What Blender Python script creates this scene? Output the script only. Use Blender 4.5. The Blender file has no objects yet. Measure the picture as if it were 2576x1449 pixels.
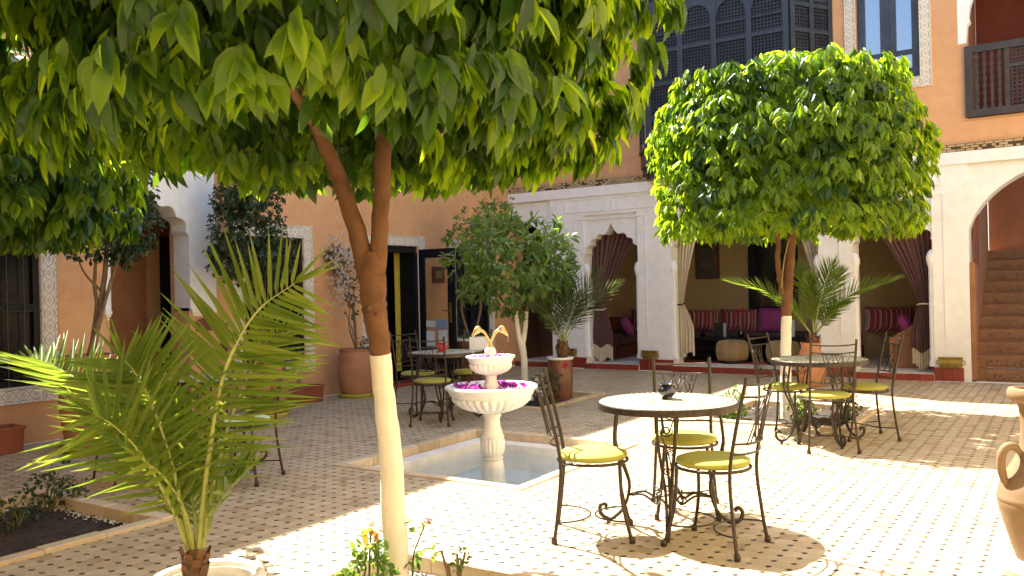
import bpy, math, random
import numpy as np
from mathutils import Vector, Matrix
R = math.radians
rnd = random.Random(7)
nrg = np.random.default_rng(11)
scene = bpy.context.scene
COL = scene.collection

# ------------------------------------------------------------------ camera
CAM_H, YAW, ROLL, FPX = 1.45, R(33.2), 0.0232, 2157.0
FWD = Vector((-math.sin(YAW), math.cos(YAW), 0)); RGT = Vector((math.cos(YAW), math.sin(YAW), 0)); UP = Vector((0, 0, 1))
cam_d = bpy.data.cameras.new('camera'); cam = bpy.data.objects.new('camera', cam_d); COL.objects.link(cam)
cam_d.sensor_width = 36.0; cam_d.lens = 36.0 * FPX / 2576.0
cam_d.clip_start = 0.05; cam_d.clip_end = 300.0
ix = RGT * math.cos(ROLL) - UP * math.sin(ROLL); iy = RGT * math.sin(ROLL) + UP * math.cos(ROLL)
m = Matrix.Identity(4)
for r_ in range(3):
    m[r_][0] = ix[r_]; m[r_][1] = iy[r_]; m[r_][2] = -FWD[r_]
m[2][3] = CAM_H
cam.matrix_world = m
scene.camera = cam

# ------------------------------------------------------------------ light
TO_SUN = Vector((-0.69, 0.24, 1.0)).normalized()
world = bpy.data.worlds.new('World'); scene.world = world; world.use_nodes = True
nt = world.node_tree; nt.nodes.clear()
sky = nt.nodes.new('ShaderNodeTexSky'); sky.sky_type = 'NISHITA'; sky.sun_disc = False
sky.sun_elevation = math.asin(TO_SUN.z); sky.sun_rotation = math.atan2(TO_SUN.x, TO_SUN.y)
sky.air_density = 1.0; sky.dust_density = 1.6; sky.ozone_density = 0.8
bg = nt.nodes.new('ShaderNodeBackground'); bg.inputs['Strength'].default_value = 0.11
wo = nt.nodes.new('ShaderNodeOutputWorld')
nt.links.new(sky.outputs[0], bg.inputs[0]); nt.links.new(bg.outputs[0], wo.inputs[0])
sun_d = bpy.data.lights.new('sun', 'SUN'); sun_d.energy = 5.0; sun_d.angle = R(0.55); sun_d.color = (1.0, 0.94, 0.82)
sun = bpy.data.objects.new('sun', sun_d); COL.objects.link(sun)
sun.rotation_euler = TO_SUN.to_track_quat('Z', 'Y').to_euler(); sun.location = (-20, 20, 30)
vs = scene.view_settings
scene.display_settings.display_device = 'sRGB'
vs.view_transform = 'Standard'; vs.look = 'None'; vs.gamma = 1.0; vs.use_curve_mapping = False
vs.exposure = 2.2
scene.cycles.max_bounces = 8; scene.cycles.diffuse_bounces = 5; scene.cycles.transmission_bounces = 6
scene.cycles.use_denoising = True

# ------------------------------------------------------------------ helpers
def at(px, py, d):
    """point seen at (px, py) of the 2576 x 1449 photograph, d metres in front of the camera"""
    dx, dy = px - 1288.0, py - 724.5; n = math.hypot(1, ROLL)
    u = (dx - ROLL * dy) / n; v = (ROLL * dx + dy) / n
    return Vector((0, 0, CAM_H)) + FWD * d + RGT * (u / FPX * d) - UP * (v / FPX * d)
def proj_np(P):
    q = P - np.array([0, 0, CAM_H]); z = q @ np.array(FWD); u = FPX * (q @ np.array(RGT)) / z; v = -FPX * q[:, 2] / z
    n = math.hypot(1, ROLL)
    return 1288 + (u + ROLL * v) / n, 724.5 + (v - ROLL * u) / n, z

def tag(o, label=None, cat=None, group=None, kind=None):
    if label: o['label'] = label
    if cat: o['category'] = cat
    if group: o['group'] = group
    if kind: o['kind'] = kind
    return o
def thing(name, loc, label, cat, group=None, rz=0.0, kind=None):
    o = bpy.data.objects.new(name, None); COL.objects.link(o); o.empty_display_size = 0.1
    o.location = loc; o.rotation_euler = (0, 0, rz)
    return tag(o, label, cat, group, kind)
def origin(o):
    p = Vector((0, 0, 0))
    while o is not None:
        p = p + o.location; o = o.parent
    return p
def link(name, me, parent=None, loc=(0, 0, 0), rot=None, scale=None, label=None, kind=None):
    o = bpy.data.objects.new(name, me); COL.objects.link(o)
    if parent is not None: o.parent = parent
    o.location = loc
    if rot is not None: o.rotation_euler = rot
    if scale is not None: o.scale = scale
    if label: o['label'] = label
    if kind: o['kind'] = kind
    return o
def copy_tree(o, parent=None):
    c = o.copy(); COL.objects.link(c); c.parent = parent
    for ch in list(o.children): copy_tree(ch, c)
    return c

def catmull(pts, n):
    pts = [Vector(p) for p in pts]
    if len(pts) == 2: return [pts[0].lerp(pts[1], i / n) for i in range(n + 1)]
    P = [pts[0] * 2 - pts[1]] + pts + [pts[-1] * 2 - pts[-2]]
    out = []; segs = len(pts) - 1
    for i in range(n + 1):
        t = i / n * segs; k = min(int(t), segs - 1); f = t - k
        a, b, c, d = P[k], P[k + 1], P[k + 2], P[k + 3]
        out.append(0.5 * ((2 * b) + (c - a) * f + (2 * a - 5 * b + 4 * c - d) * f * f + (3 * b - a - 3 * c + d) * f ** 3))
    return out

class MB:
    def __init__(self): self.v = []; self.f = []; self.mi = []; self.m = 0
    def add(self, vs, fs):
        o = len(self.v); self.v += [tuple(p) for p in vs]
        for f in fs: self.f.append([o + i for i in f]); self.mi.append(self.m)
        return self
    def box(self, a, b, c=0.0):
        (x0, y0, z0), (x1, y1, z1) = a, b
        if c <= 0:
            vs = [(x0, y0, z0), (x1, y0, z0), (x1, y1, z0), (x0, y1, z0), (x0, y0, z1), (x1, y0, z1), (x1, y1, z1), (x0, y1, z1)]
            return self.add(vs, [(0, 3, 2, 1), (4, 5, 6, 7), (0, 1, 5, 4), (1, 2, 6, 5), (2, 3, 7, 6), (3, 0, 4, 7)])
        # chamfered top and bottom rings
        def ring(i, z): return [(x0 + i, y0 + i, z), (x1 - i, y0 + i, z), (x1 - i, y1 - i, z), (x0 + i, y1 - i, z)]
        vs = ring(c, z0) + ring(0, z0 + c) + ring(0, z1 - c) + ring(c, z1)
        fs = [(3, 2, 1, 0), (12, 13, 14, 15)]
        for k in range(3):
            for i in range(4): j = (i + 1) % 4; fs.append((k * 4 + i, k * 4 + j, k * 4 + 4 + j, k * 4 + 4 + i))
        return self.add(vs, fs)
    def obox(self, cen, ux, uy, uz):
        c, ux, uy, uz = Vector(cen), Vector(ux), Vector(uy), Vector(uz)
        vs = [c + sx * ux + sy * uy + sz * uz for sz in (-1, 1) for sx, sy in ((-1, -1), (1, -1), (1, 1), (-1, 1))]
        return self.add(vs, [(0, 3, 2, 1), (4, 5, 6, 7), (0, 1, 5, 4), (1, 2, 6, 5), (2, 3, 7, 6), (3, 0, 4, 7)])
    def tube(self, pts, r, n=8, cap=True, jit=0.0):
        pts = [Vector(p) for p in pts]; N = len(pts); rs = r if isinstance(r, (list, tuple)) else [r] * N
        if len(rs) != N: rs = [rs[0] + (rs[-1] - rs[0]) * i / (N - 1) if len(rs) == 2 else rs[min(len(rs) - 1, round(i * (len(rs) - 1) / (N - 1)))] for i in range(N)]
        prev = None; vs = []; fs = []
        for i in range(N):
            t = (pts[min(i + 1, N - 1)] - pts[max(i - 1, 0)]).normalized()
            if prev is None:
                a = Vector((1, 0, 0)) if abs(t.x) < 0.8 else Vector((0, 1, 0)); u = t.cross(a).normalized()
            else:
                u = (prev - t * prev.dot(t)).normalized()
            prev = u; w = t.cross(u)
            for k in range(n):
                a = 2 * math.pi * k / n; q = rs[i] * (1 + (rnd.uniform(-jit, jit) if jit else 0))
                vs.append(pts[i] + u * (q * math.cos(a)) + w * (q * math.sin(a)))
        for i in range(N - 1):
            for k in range(n):
                j = (k + 1) % n; fs.append((i * n + k, i * n + j, (i + 1) * n + j, (i + 1) * n + k))
        if cap: fs.append(tuple(range(n - 1, -1, -1))); fs.append(tuple((N - 1) * n + k for k in range(n)))
        return self.add(vs, fs)
    def ring(self, cen, R_, r, n=32, m=6, a0=0.0, a1=2 * math.pi):
        cen = Vector(cen); closed = abs(a1 - a0 - 2 * math.pi) < 1e-6
        K = n if closed else n + 1
        vs = []; fs = []
        for i in range(K):
            a = a0 + (a1 - a0) * i / n; e = Vector((math.cos(a), math.sin(a), 0))
            for k in range(m):
                b = 2 * math.pi * k / m; vs.append(cen + e * (R_ + r * math.cos(b)) + Vector((0, 0, r * math.sin(b))))
        for i in range(n):
            i2 = (i + 1) % K
            for k in range(m):
                j = (k + 1) % m; fs.append((i * m + k, i2 * m + k, i2 * m + j, i * m + j))
        return self.add(vs, fs)
    def lathe(self, prof, n=32, cen=(0, 0, 0), flute=None, cap=True):
        """prof: list of (r, z); flute(i, a) multiplies the radius"""
        cx, cy, cz = cen; vs = []; fs = []; N = len(prof)
        for i, (r, z) in enumerate(prof):
            for k in range(n):
                a = 2 * math.pi * k / n; q = r * (flute(i, a) if flute else 1.0)
                vs.append((cx + q * math.cos(a), cy + q * math.sin(a), cz + z))
        for i in range(N - 1):
            for k in range(n):
                j = (k + 1) % n; fs.append((i * n + k, i * n + j, (i + 1) * n + j, (i + 1) * n + k))
        if cap:
            fs.append(tuple(range(n - 1, -1, -1))); fs.append(tuple((N - 1) * n + k for k in range(n)))
        return self.add(vs, fs)
    def prism(self, poly, to3, d):
        """poly: 2-D outline; to3(u, v, w): world point at depth w; faces at w = 0 and w = d"""
        n = len(poly)
        vs = [to3(u, v, 0) for u, v in poly] + [to3(u, v, d) for u, v in poly]
        fs = [tuple(range(n)), tuple(range(2 * n - 1, n - 1, -1))]
        for i in range(n): j = (i + 1) % n; fs.append((i, i + n, j + n, j))
        return self.add(vs, fs)
    def strip(self, A, B):
        n = len(A); return self.add(list(A) + list(B), [(i, i + 1, n + i + 1, n + i) for i in range(n - 1)])
    def mesh(self, name, mats, smooth=False, fix=False):
        me = bpy.data.meshes.new(name); me.from_pydata(self.v, [], self.f)
        for mt in (mats if isinstance(mats, (list, tuple)) else [mats]): me.materials.append(mt)
        me.polygons.foreach_set('material_index', self.mi)
        if smooth: me.polygons.foreach_set('use_smooth', [True] * len(self.f))
        if fix:
            import bmesh
            b = bmesh.new(); b.from_mesh(me); bmesh.ops.recalc_face_normals(b, faces=b.faces); b.to_mesh(me); b.free()
        me.update(); return me
    def build(self, name, mats, parent=None, smooth=False, world=False, label=None, kind=None, fix=False):
        if world and parent is not None:
            o = origin(parent); self.v = [(x - o.x, y - o.y, z - o.z) for x, y, z in self.v]
        return link(name, self.mesh(name, mats, smooth, fix), parent, label=label, kind=kind)
def auto_smooth(o, ang=40):
    me = o.data
    me.polygons.foreach_set('use_smooth', [True] * len(me.polygons))
    me.set_sharp_from_angle(angle=R(ang)); return o

# ------------------------------------------------------------------ materials
def nodes(name):
    mt = bpy.data.materials.new(name); mt.use_nodes = True
    t = mt.node_tree; return mt, t, t.nodes['Principled BSDF'], t.nodes['Material Output']
def noise(t, scale, detail=4.0, coord='Object', rough=0.6, dist=0.0):
    tc = t.nodes.new('ShaderNodeTexCoord'); n = t.nodes.new('ShaderNodeTexNoise')
    n.inputs['Scale'].default_value = scale; n.inputs['Detail'].default_value = detail; n.inputs['Roughness'].default_value = rough
    n.inputs['Distortion'].default_value = dist
    t.links.new(tc.outputs[coord], n.inputs['Vector']); return n
def ramp(t, src, stops):
    r = t.nodes.new('ShaderNodeValToRGB'); e = r.color_ramp.elements
    while len(e) < len(stops): e.new(0.5)
    for k, (p, c) in enumerate(stops): e[k].position = p; e[k].color = (*c, 1)
    t.links.new(src, r.inputs[0]); return r
def bump(t, b, src, strength, dist=0.01):
    n = t.nodes.new('ShaderNodeBump'); n.inputs['Strength'].default_value = strength; n.inputs['Distance'].default_value = dist
    t.links.new(src, n.inputs['Height']); t.links.new(n.outputs[0], b.inputs['Normal']); return n
def mix(c, k): return tuple(max(0, min(1, x * k)) for x in c)
def M(name, col, rough=0.6, var=0.12, scale=6.0, bmp=0.1, metal=0.0, spec=0.5, col2=None, fine=60.0, bd=0.004, coord='Object'):
    mt, t, b, o = nodes(name)
    n = noise(t, scale, 5, coord)
    c2 = col2 or mix(col, 1 - 2 * var)
    r = ramp(t, n.outputs['Fac'], [(0.32, c2), (0.66, mix(col, 1 + var * 0.5) if not col2 else col)])
    t.links.new(r.outputs[0], b.inputs['Base Color'])
    b.inputs['Roughness'].default_value = rough; b.inputs['Metallic'].default_value = metal; b.inputs['Specular IOR Level'].default_value = spec
    if bmp:
        n2 = noise(t, fine, 6, coord); bump(t, b, n2.outputs['Fac'], bmp, bd)
    return mt
def island_value(t):
    g = t.nodes.new('ShaderNodeNewGeometry'); oi = t.nodes.new('ShaderNodeObjectInfo')
    a = t.nodes.new('ShaderNodeMath'); a.operation = 'ADD'; t.links.new(g.outputs['Random Per Island'], a.inputs[0]); t.links.new(oi.outputs['Random'], a.inputs[1])
    f = t.nodes.new('ShaderNodeMath'); f.operation = 'FRACT'; t.links.new(a.outputs[0], f.inputs[0]); return f.outputs[0]
def M_pieces(name, stops, rough=0.5, bmp=0.15, fine=50.0, spec=0.5, dirt=0.0):
    """each loose piece takes its own colour from the ramp"""
    mt, t, b, o = nodes(name); v = island_value(t)
    r = ramp(t, v, stops)
    n = noise(t, 14.0, 5, 'Object')
    mx = t.nodes.new('ShaderNodeMixRGB'); mx.blend_type = 'MULTIPLY'; mx.inputs['Fac'].default_value = 0.5 + dirt
    rr = ramp(t, n.outputs['Fac'], [(0.3, (0.66, 0.62, 0.58)), (0.62, (1, 1, 1))])
    t.links.new(r.outputs[0], mx.inputs[1]); t.links.new(rr.outputs[0], mx.inputs[2])
    t.links.new(mx.outputs[0], b.inputs['Base Color'])
    b.inputs['Roughness'].default_value = rough; b.inputs['Specular IOR Level'].default_value = spec
    n2 = noise(t, fine, 4); bump(t, b, n2.outputs['Fac'], bmp, 0.003)
    return mt
def M_leaf(name, stops, trans, k=0.45, rough=0.38, spec=0.5, tex=30.0):
    mt, t, b, o = nodes(name); v = island_value(t)
    r = ramp(t, v, stops)
    n = noise(t, tex, 3)
    mx = t.nodes.new('ShaderNodeMixRGB'); mx.blend_type = 'MULTIPLY'; mx.inputs['Fac'].default_value = 0.6
    rr = ramp(t, n.outputs['Fac'], [(0.3, (0.72, 0.78, 0.7)), (0.7, (1.1, 1.08, 1.0))])
    t.links.new(r.outputs[0], mx.inputs[1]); t.links.new(rr.outputs[0], mx.inputs[2])
    t.links.new(mx.outputs[0], b.inputs['Base Color'])
    b.inputs['Roughness'].default_value = rough; b.inputs['Specular IOR Level'].default_value = spec
    tr = t.nodes.new('ShaderNodeBsdfTranslucent')
    m2 = t.nodes.new('ShaderNodeMixRGB'); m2.blend_type = 'MULTIPLY'; m2.inputs['Fac'].default_value = 1.0; m2.inputs[1].default_value = (*trans, 1)
    r2 = ramp(t, v, [(0.0, (0.6, 0.68, 0.7)), (0.6, (1, 1, 1)), (1.0, (1.15, 1.0, 0.9))])
    t.links.new(r2.outputs[0], m2.inputs[2]); t.links.new(m2.outputs[0], tr.inputs[0])
    ms = t.nodes.new('ShaderNodeMixShader'); ms.inputs[0].default_value = k
    t.links.new(b.outputs[0], ms.inputs[1]); t.links.new(tr.outputs[0], ms.inputs[2]); t.links.new(ms.outputs[0], o.inputs[0])
    return mt

def M_plaster(name, col, light, dark, rough=0.85):
    mt, t, b, o = nodes(name)
    n = noise(t, 0.9, 6, 'Object', 0.65, 0.3); n2 = noise(t, 7.0, 5)
    r = ramp(t, n.outputs['Fac'], [(0.3, dark), (0.5, col), (0.72, light)])
    mx = t.nodes.new('ShaderNodeMixRGB'); mx.blend_type = 'MULTIPLY'; mx.inputs['Fac'].default_value = 0.5
    rr = ramp(t, n2.outputs['Fac'], [(0.35, (0.86, 0.84, 0.82)), (0.6, (1, 1, 1))])
    t.links.new(r.outputs[0], mx.inputs[1]); t.links.new(rr.outputs[0], mx.inputs[2]); t.links.new(mx.outputs[0], b.inputs['Base Color'])
    b.inputs['Roughness'].default_value = rough; b.inputs['Specular IOR Level'].default_value = 0.25
    n3 = noise(t, 38.0, 6); bump(t, b, n3.outputs['Fac'], 0.25, 0.004)
    return mt

def M_carved():
    """cream carved plaster: ovals, rosettes and a lozenge border cut a few millimetres deep (UV: u along the strip in repeats, v across -1..1)"""
    mt, t, b, o = nodes('carved_plaster')
    uv = t.nodes.new('ShaderNodeUVMap'); sp = t.nodes.new('ShaderNodeSeparateXYZ'); t.links.new(uv.outputs[0], sp.inputs[0])
    def mth(op, a, c=None, clamp=False):
        n = t.nodes.new('ShaderNodeMath'); n.operation = op; n.use_clamp = clamp
        for k, x in enumerate([a] if c is None else [a, c]):
            if isinstance(x, (int, float)): n.inputs[k].default_value = x
            else: t.links.new(x, n.inputs[k])
        return n.outputs[0]
    u, v = sp.outputs[0], sp.outputs[1]
    av = mth('ABSOLUTE', v)
    fu = mth('SUBTRACT', mth('FRACT', u), 0.5)
    cosu = mth('COSINE', mth('MULTIPLY', fu, math.pi))
    oval = mth('ABSOLUTE', mth('SUBTRACT', av, mth('MULTIPLY', mth('POWER', cosu, 0.8), 0.6)))
    l1 = mth('LESS_THAN', oval, 0.045)
    rad = mth('SQRT', mth('ADD', mth('POWER', mth('MULTIPLY', fu, 1.5), 2), mth('POWER', mth('MULTIPLY', v, 0.9), 2)))
    ang = mth('ARCTAN2', v, mth('MULTIPLY', fu, 1.7))
    pet = mth('ADD', 0.23, mth('MULTIPLY', mth('COSINE', mth('MULTIPLY', ang, 6)), 0.09))
    l2 = mth('LESS_THAN', mth('ABSOLUTE', mth('SUBTRACT', rad, pet)), 0.032)
    l2b = mth('LESS_THAN', rad, 0.07)
    fb = mth('SUBTRACT', mth('FRACT', mth('MULTIPLY', u, 2.0)), 0.5)
    loz = mth('ADD', mth('MULTIPLY', mth('ABSOLUTE', fb), 0.5), mth('ABSOLUTE', mth('SUBTRACT', av, 0.83)))
    l3 = mth('LESS_THAN', loz, 0.075)
    l4 = mth('LESS_THAN', mth('ABSOLUTE', mth('SUBTRACT', av, 0.67)), 0.025)
    tot = mth('MAXIMUM', mth('MAXIMUM', mth('MAXIMUM', l1, l2), mth('MAXIMUM', l3, l4)), l2b)
    n = noise(t, 60.0, 3); tot2 = mth('MULTIPLY', tot, mth('ADD', 0.55, n.outputs['Fac']), True)
    mx = t.nodes.new('ShaderNodeMixRGB'); t.links.new(tot2, mx.inputs[0]); mx.inputs[1].default_value = (0.74, 0.69, 0.60, 1); mx.inputs[2].default_value = (0.27, 0.225, 0.17, 1)
    n2 = noise(t, 3.0, 5); m2 = t.nodes.new('ShaderNodeMixRGB'); m2.blend_type = 'MULTIPLY'; m2.inputs[0].default_value = 0.6
    rr = ramp(t, n2.outputs['Fac'], [(0.3, (0.8, 0.78, 0.75)), (0.65, (1, 1, 1))]); t.links.new(mx.outputs[0], m2.inputs[1]); t.links.new(rr.outputs[0], m2.inputs[2])
    t.links.new(m2.outputs[0], b.inputs['Base Color']); b.inputs['Roughness'].default_value = 0.8; b.inputs['Specular IOR Level'].default_value = 0.25
    bp = t.nodes.new('ShaderNodeBump'); bp.invert = True; bp.inputs['Strength'].default_value = 0.6; bp.inputs['Distance'].default_value = 0.004
    t.links.new(tot, bp.inputs['Height']); t.links.new(bp.outputs[0], b.inputs['Normal'])
    return mt

m_tile = M_pieces('floor_tile', [(0.0, (0.50, 0.405, 0.26)), (0.3, (0.455, 0.355, 0.22)), (0.55, (0.52, 0.43, 0.285)), (0.8, (0.425, 0.325, 0.195)), (0.93, (0.34, 0.25, 0.148)), (1.0, (0.49, 0.38, 0.24))], 0.45, 0.12)
m_dot = M_pieces('floor_cabochon', [(0.0, (0.030, 0.023, 0.018)), (0.6, (0.055, 0.040, 0.030)), (0.8, (0.10, 0.07, 0.05)), (0.93, (0.17, 0.05, 0.04)), (1.0, (0.22, 0.16, 0.115))], 0.4, 0.1)
m_grout = M('grout', (0.455, 0.36, 0.23), 0.9, 0.15, 20)
m_salmon = M_plaster('salmon_plaster', (0.62, 0.345, 0.175), (0.66, 0.375, 0.195), (0.56, 0.305, 0.15))
m_dado = M_plaster('ochre_plaster', (0.64, 0.37, 0.18), (0.68, 0.40, 0.20), (0.58, 0.32, 0.155))
m_white = M_plaster('white_plaster', (0.82, 0.815, 0.79), (0.85, 0.845, 0.82), (0.78, 0.77, 0.735))
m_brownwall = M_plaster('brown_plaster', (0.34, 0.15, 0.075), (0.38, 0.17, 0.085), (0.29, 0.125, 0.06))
m_tanwall = M_plaster('tan_plaster', (0.42, 0.31, 0.17), (0.45, 0.33, 0.19), (0.38, 0.28, 0.15))
m_carved = M_carved()
m_navy = M('navy_painted_wood', (0.030, 0.040, 0.062), 0.42, 0.2, 4, 0.08)
m_black = M('black_painted_wood', (0.010, 0.010, 0.012), 0.5, 0.2, 4, 0.06, spec=0.2)
m_void = M('unlit_room', (0.012, 0.010, 0.009), 0.9, 0.1, 2, 0)  # near-black: the darkness of unlit interiors is put into the colour
m_screenwood = M('dark_turned_wood', (0.035, 0.026, 0.024), 0.5, 0.25, 9, 0.1)
m_baywood = M('slate_painted_wood', (0.024, 0.030, 0.043), 0.5, 0.2, 6, 0.1)
m_redwood = M('red_brown_wood', (0.15, 0.04, 0.022), 0.45, 0.3, 5, 0.1, col2=(0.09, 0.022, 0.014))
m_oakwood = M('orange_brown_wood', (0.34, 0.15, 0.06), 0.5, 0.3, 4, 0.1, col2=(0.24, 0.095, 0.038))
m_stair = M('brown_stair_tile', (0.27, 0.135, 0.07), 0.6, 0.2, 5, 0.1, col2=(0.20, 0.095, 0.048))
m_redtile = M_pieces('red_glazed_tile', [(0, (0.24, 0.035, 0.022)), (0.5, (0.30, 0.05, 0.03)), (1, (0.20, 0.03, 0.02))], 0.3, 0.05)
m_stone = M_pieces('kerb_stone', [(0, (0.56, 0.43, 0.27)), (0.5, (0.62, 0.50, 0.34)), (1, (0.51, 0.385, 0.24))], 0.75, 0.3, 30)
m_marble = M('white_marble', (0.78, 0.745, 0.68), 0.45, 0.10, 5, 0.12, fine=35)
m_soil = M('dark_soil', (0.05, 0.034, 0.022), 0.95, 0.3, 12, 1.0, fine=25, bd=0.03)
m_pebble = M_pieces('pale_pebble', [(0, (0.7, 0.66, 0.58)), (0.6, (0.5, 0.45, 0.38)), (1, (0.78, 0.75, 0.7))], 0.8, 0.2)
m_terra = M('terracotta', (0.43, 0.205, 0.10), 0.75, 0.15, 5, 0.15, col2=(0.33, 0.145, 0.068))
m_terra2 = M('buff_clay', (0.21, 0.135, 0.065), 0.8, 0.15, 6, 0.2, col2=(0.15, 0.088, 0.04))
m_brownglaze = M('brown_glaze', (0.20, 0.075, 0.032), 0.3, 0.25, 7, 0.1, col2=(0.11, 0.045, 0.022))
m_planter = M('red_brown_plastic', (0.24, 0.062, 0.032), 0.5, 0.1, 5, 0.05)
m_lime = M('lime_plastic', (0.50, 0.52, 0.06), 0.4, 0.08, 6, 0.03)
m_rim = M('white_glaze', (0.80, 0.76, 0.68), 0.4, 0.08, 6, 0.08)
m_iron = M('wrought_iron', (0.060, 0.044, 0.033), 0.42, 0.25, 30, 0.2, metal=0.55, col2=(0.034, 0.025, 0.02))
m_cushion = M('lime_cushion', (0.34, 0.325, 0.055), 0.85, 0.06, 5, 0.25, fine=220, bd=0.001)
m_mint = M('pale_mint_cushion', (0.50, 0.62, 0.42), 0.85, 0.06, 5, 0.2, fine=220, bd=0.001)
m_table = M('mosaic_ground', (0.44, 0.42, 0.30), 0.45, 0.1, 40, 0.1, col2=(0.37, 0.35, 0.24))
m_mosaic = M_pieces('mosaic_piece', [(0, (0.09, 0.10, 0.07)), (0.6, (0.15, 0.15, 0.10)), (1, (0.24, 0.19, 0.11))], 0.35, 0.05)
m_bark = M('brown_bark', (0.19, 0.088, 0.038), 0.85, 0.2, 9, 0.6, col2=(0.12, 0.052, 0.023), fine=45, bd=0.01)
m_bark2 = M('grey_bark', (0.24, 0.165, 0.10), 0.9, 0.2, 12, 0.6, col2=(0.15, 0.10, 0.06), fine=50, bd=0.008)
m_lime_wash = M('whitewash', (0.84, 0.79, 0.70), 0.85, 0.08, 7, 0.45, col2=(0.77, 0.71, 0.60), fine=40, bd=0.006)
m_fibre = M('palm_fibre', (0.16, 0.09, 0.04), 0.95, 0.4, 30, 0.9, col2=(0.06, 0.032, 0.016), bd=0.02)
m_leaf = M_leaf('citrus_leaf', [(0.0, (0.060, 0.125, 0.010)), (0.5, (0.085, 0.160, 0.010)), (1.0, (0.115, 0.185, 0.012))], (0.52, 0.74, 0.02), 0.54, 0.36, 0.4)
m_leafold = M_leaf('mature_citrus_leaf', [(0.0, (0.013, 0.042, 0.007)), (0.5, (0.021, 0.060, 0.008)), (1.0, (0.034, 0.082, 0.010))], (0.22, 0.40, 0.012), 0.30, 0.34, 0.35)
m_leafdark = M_leaf('ficus_leaf', [(0, (0.022, 0.045, 0.018)), (0.7, (0.042, 0.072, 0.028)), (1, (0.07, 0.10, 0.04))], (0.08, 0.14, 0.03), 0.22, 0.32, 0.4)
m_leafmid = M_leaf('garden_leaf', [(0, (0.08, 0.15, 0.04)), (0.6, (0.125, 0.21, 0.048)), (1, (0.17, 0.25, 0.055))], (0.36, 0.52, 0.07), 0.4, 0.4)
m_leafred = M_leaf('young_red_leaf', [(0, (0.35, 0.12, 0.02)), (1, (0.42, 0.2, 0.03))], (0.7, 0.3, 0.04), 0.45)
m_palm = M_leaf('palm_leaflet', [(0, (0.08, 0.140, 0.024)), (0.6, (0.115, 0.18, 0.03)), (1, (0.15, 0.205, 0.045))], (0.42, 0.54, 0.05), 0.42, 0.5, 0.25)
m_palmdark = M_leaf('palm_leaflet_dark', [(0, (0.05, 0.075, 0.025)), (0.6, (0.075, 0.10, 0.035)), (1, (0.10, 0.125, 0.05))], (0.22, 0.28, 0.06), 0.35, 0.4, 0.5)
m_rachis = M('palm_rachis', (0.30, 0.33, 0.085), 0.5, 0.1, 20, 0.1)
m_twig = M('green_twig', (0.10, 0.11, 0.035), 0.7, 0.2, 30, 0.2)
m_petal = M_leaf('magenta_petal', [(0, (0.19, 0.006, 0.15)), (0.7, (0.30, 0.012, 0.24)), (1, (0.60, 0.09, 0.48))], (0.6, 0.04, 0.5), 0.35, 0.6)
m_redpetal = M_leaf('red_petal', [(0, (0.5, 0.02, 0.06)), (1, (0.6, 0.05, 0.12))], (0.7, 0.05, 0.1), 0.3)
m_whitepetal = M_leaf('white_petal', [(0, (0.75, 0.66, 0.62)), (1, (0.82, 0.76, 0.72))], (0.8, 0.7, 0.7), 0.3)
m_straw = M_leaf('dry_grass', [(0, (0.42, 0.33, 0.15)), (1, (0.55, 0.45, 0.22))], (0.5, 0.4, 0.2), 0.3)
m_gold = M('gilt_metal', (0.68, 0.50, 0.24), 0.45, 0.15, 14, 0.3, metal=0.55, col2=(0.52, 0.34, 0.13))
m_brass = M('brass_sheet', (0.38, 0.285, 0.085), 0.38, 0.2, 12, 0.25, metal=0.75, col2=(0.22, 0.155, 0.04))
m_chrome = M('black_chrome', (0.10, 0.09, 0.10), 0.12, 0.1, 8, 0.05, metal=0.9)
m_redpot = M('red_glaze', (0.55, 0.025, 0.022), 0.25, 0.05, 8, 0.02)
m_maroon = M('maroon_cloth', (0.165, 0.076, 0.066), 0.9, 0.15, 12, 0.3, fine=120, bd=0.002)
m_cream = M('cream_cloth', (0.70, 0.60, 0.44), 0.9, 0.06, 8, 0.3, fine=120, bd=0.002)
m_magenta = M('magenta_cloth', (0.42, 0.065, 0.24), 0.85, 0.08, 8, 0.3, fine=120, bd=0.002)
m_redcloth = M('red_cloth', (0.36, 0.03, 0.06), 0.85, 0.08, 8, 0.3, fine=120, bd=0.002)
m_carpet = M('red_carpet', (0.26, 0.022, 0.030), 0.95, 0.25, 6, 0.4, fine=90)
m_sofa = M('dark_upholstery', (0.09, 0.05, 0.045), 0.9, 0.15, 6, 0.2)
m_wicker = M_pieces('wicker', [(0, (0.38, 0.25, 0.11)), (1, (0.47, 0.32, 0.15))], 0.6, 0.2)
m_yellow = M('yellow_cloth', (0.46, 0.37, 0.04), 0.85, 0.05, 5, 0.1)
m_paper = M('paper', (0.72, 0.72, 0.70), 0.8, 0.05, 9, 0.02)
m_bluepaper = M('blue_paper', (0.24, 0.33, 0.47), 0.8, 0.05, 9, 0.02)
m_frieze = M_pieces('frieze_brick', [(0, (0.42, 0.30, 0.16)), (0.6, (0.52, 0.39, 0.23)), (1, (0.34, 0.235, 0.125))], 0.8, 0.3)
m_friezegap = M('frieze_recess', (0.10, 0.06, 0.03), 0.9, 0.2, 10)
m_basin = M('pale_blue_basin', (0.50, 0.60, 0.66), 0.5, 0.1, 3, 0.05, col2=(0.42, 0.52, 0.59))
m_sidewall = M_plaster('sand_plaster', (0.60, 0.48, 0.30), (0.64, 0.51, 0.32), (0.56, 0.44, 0.27))
m_caststone = M('cast_stone', (0.70, 0.63, 0.50), 0.8, 0.1, 8, 0.3)
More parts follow.
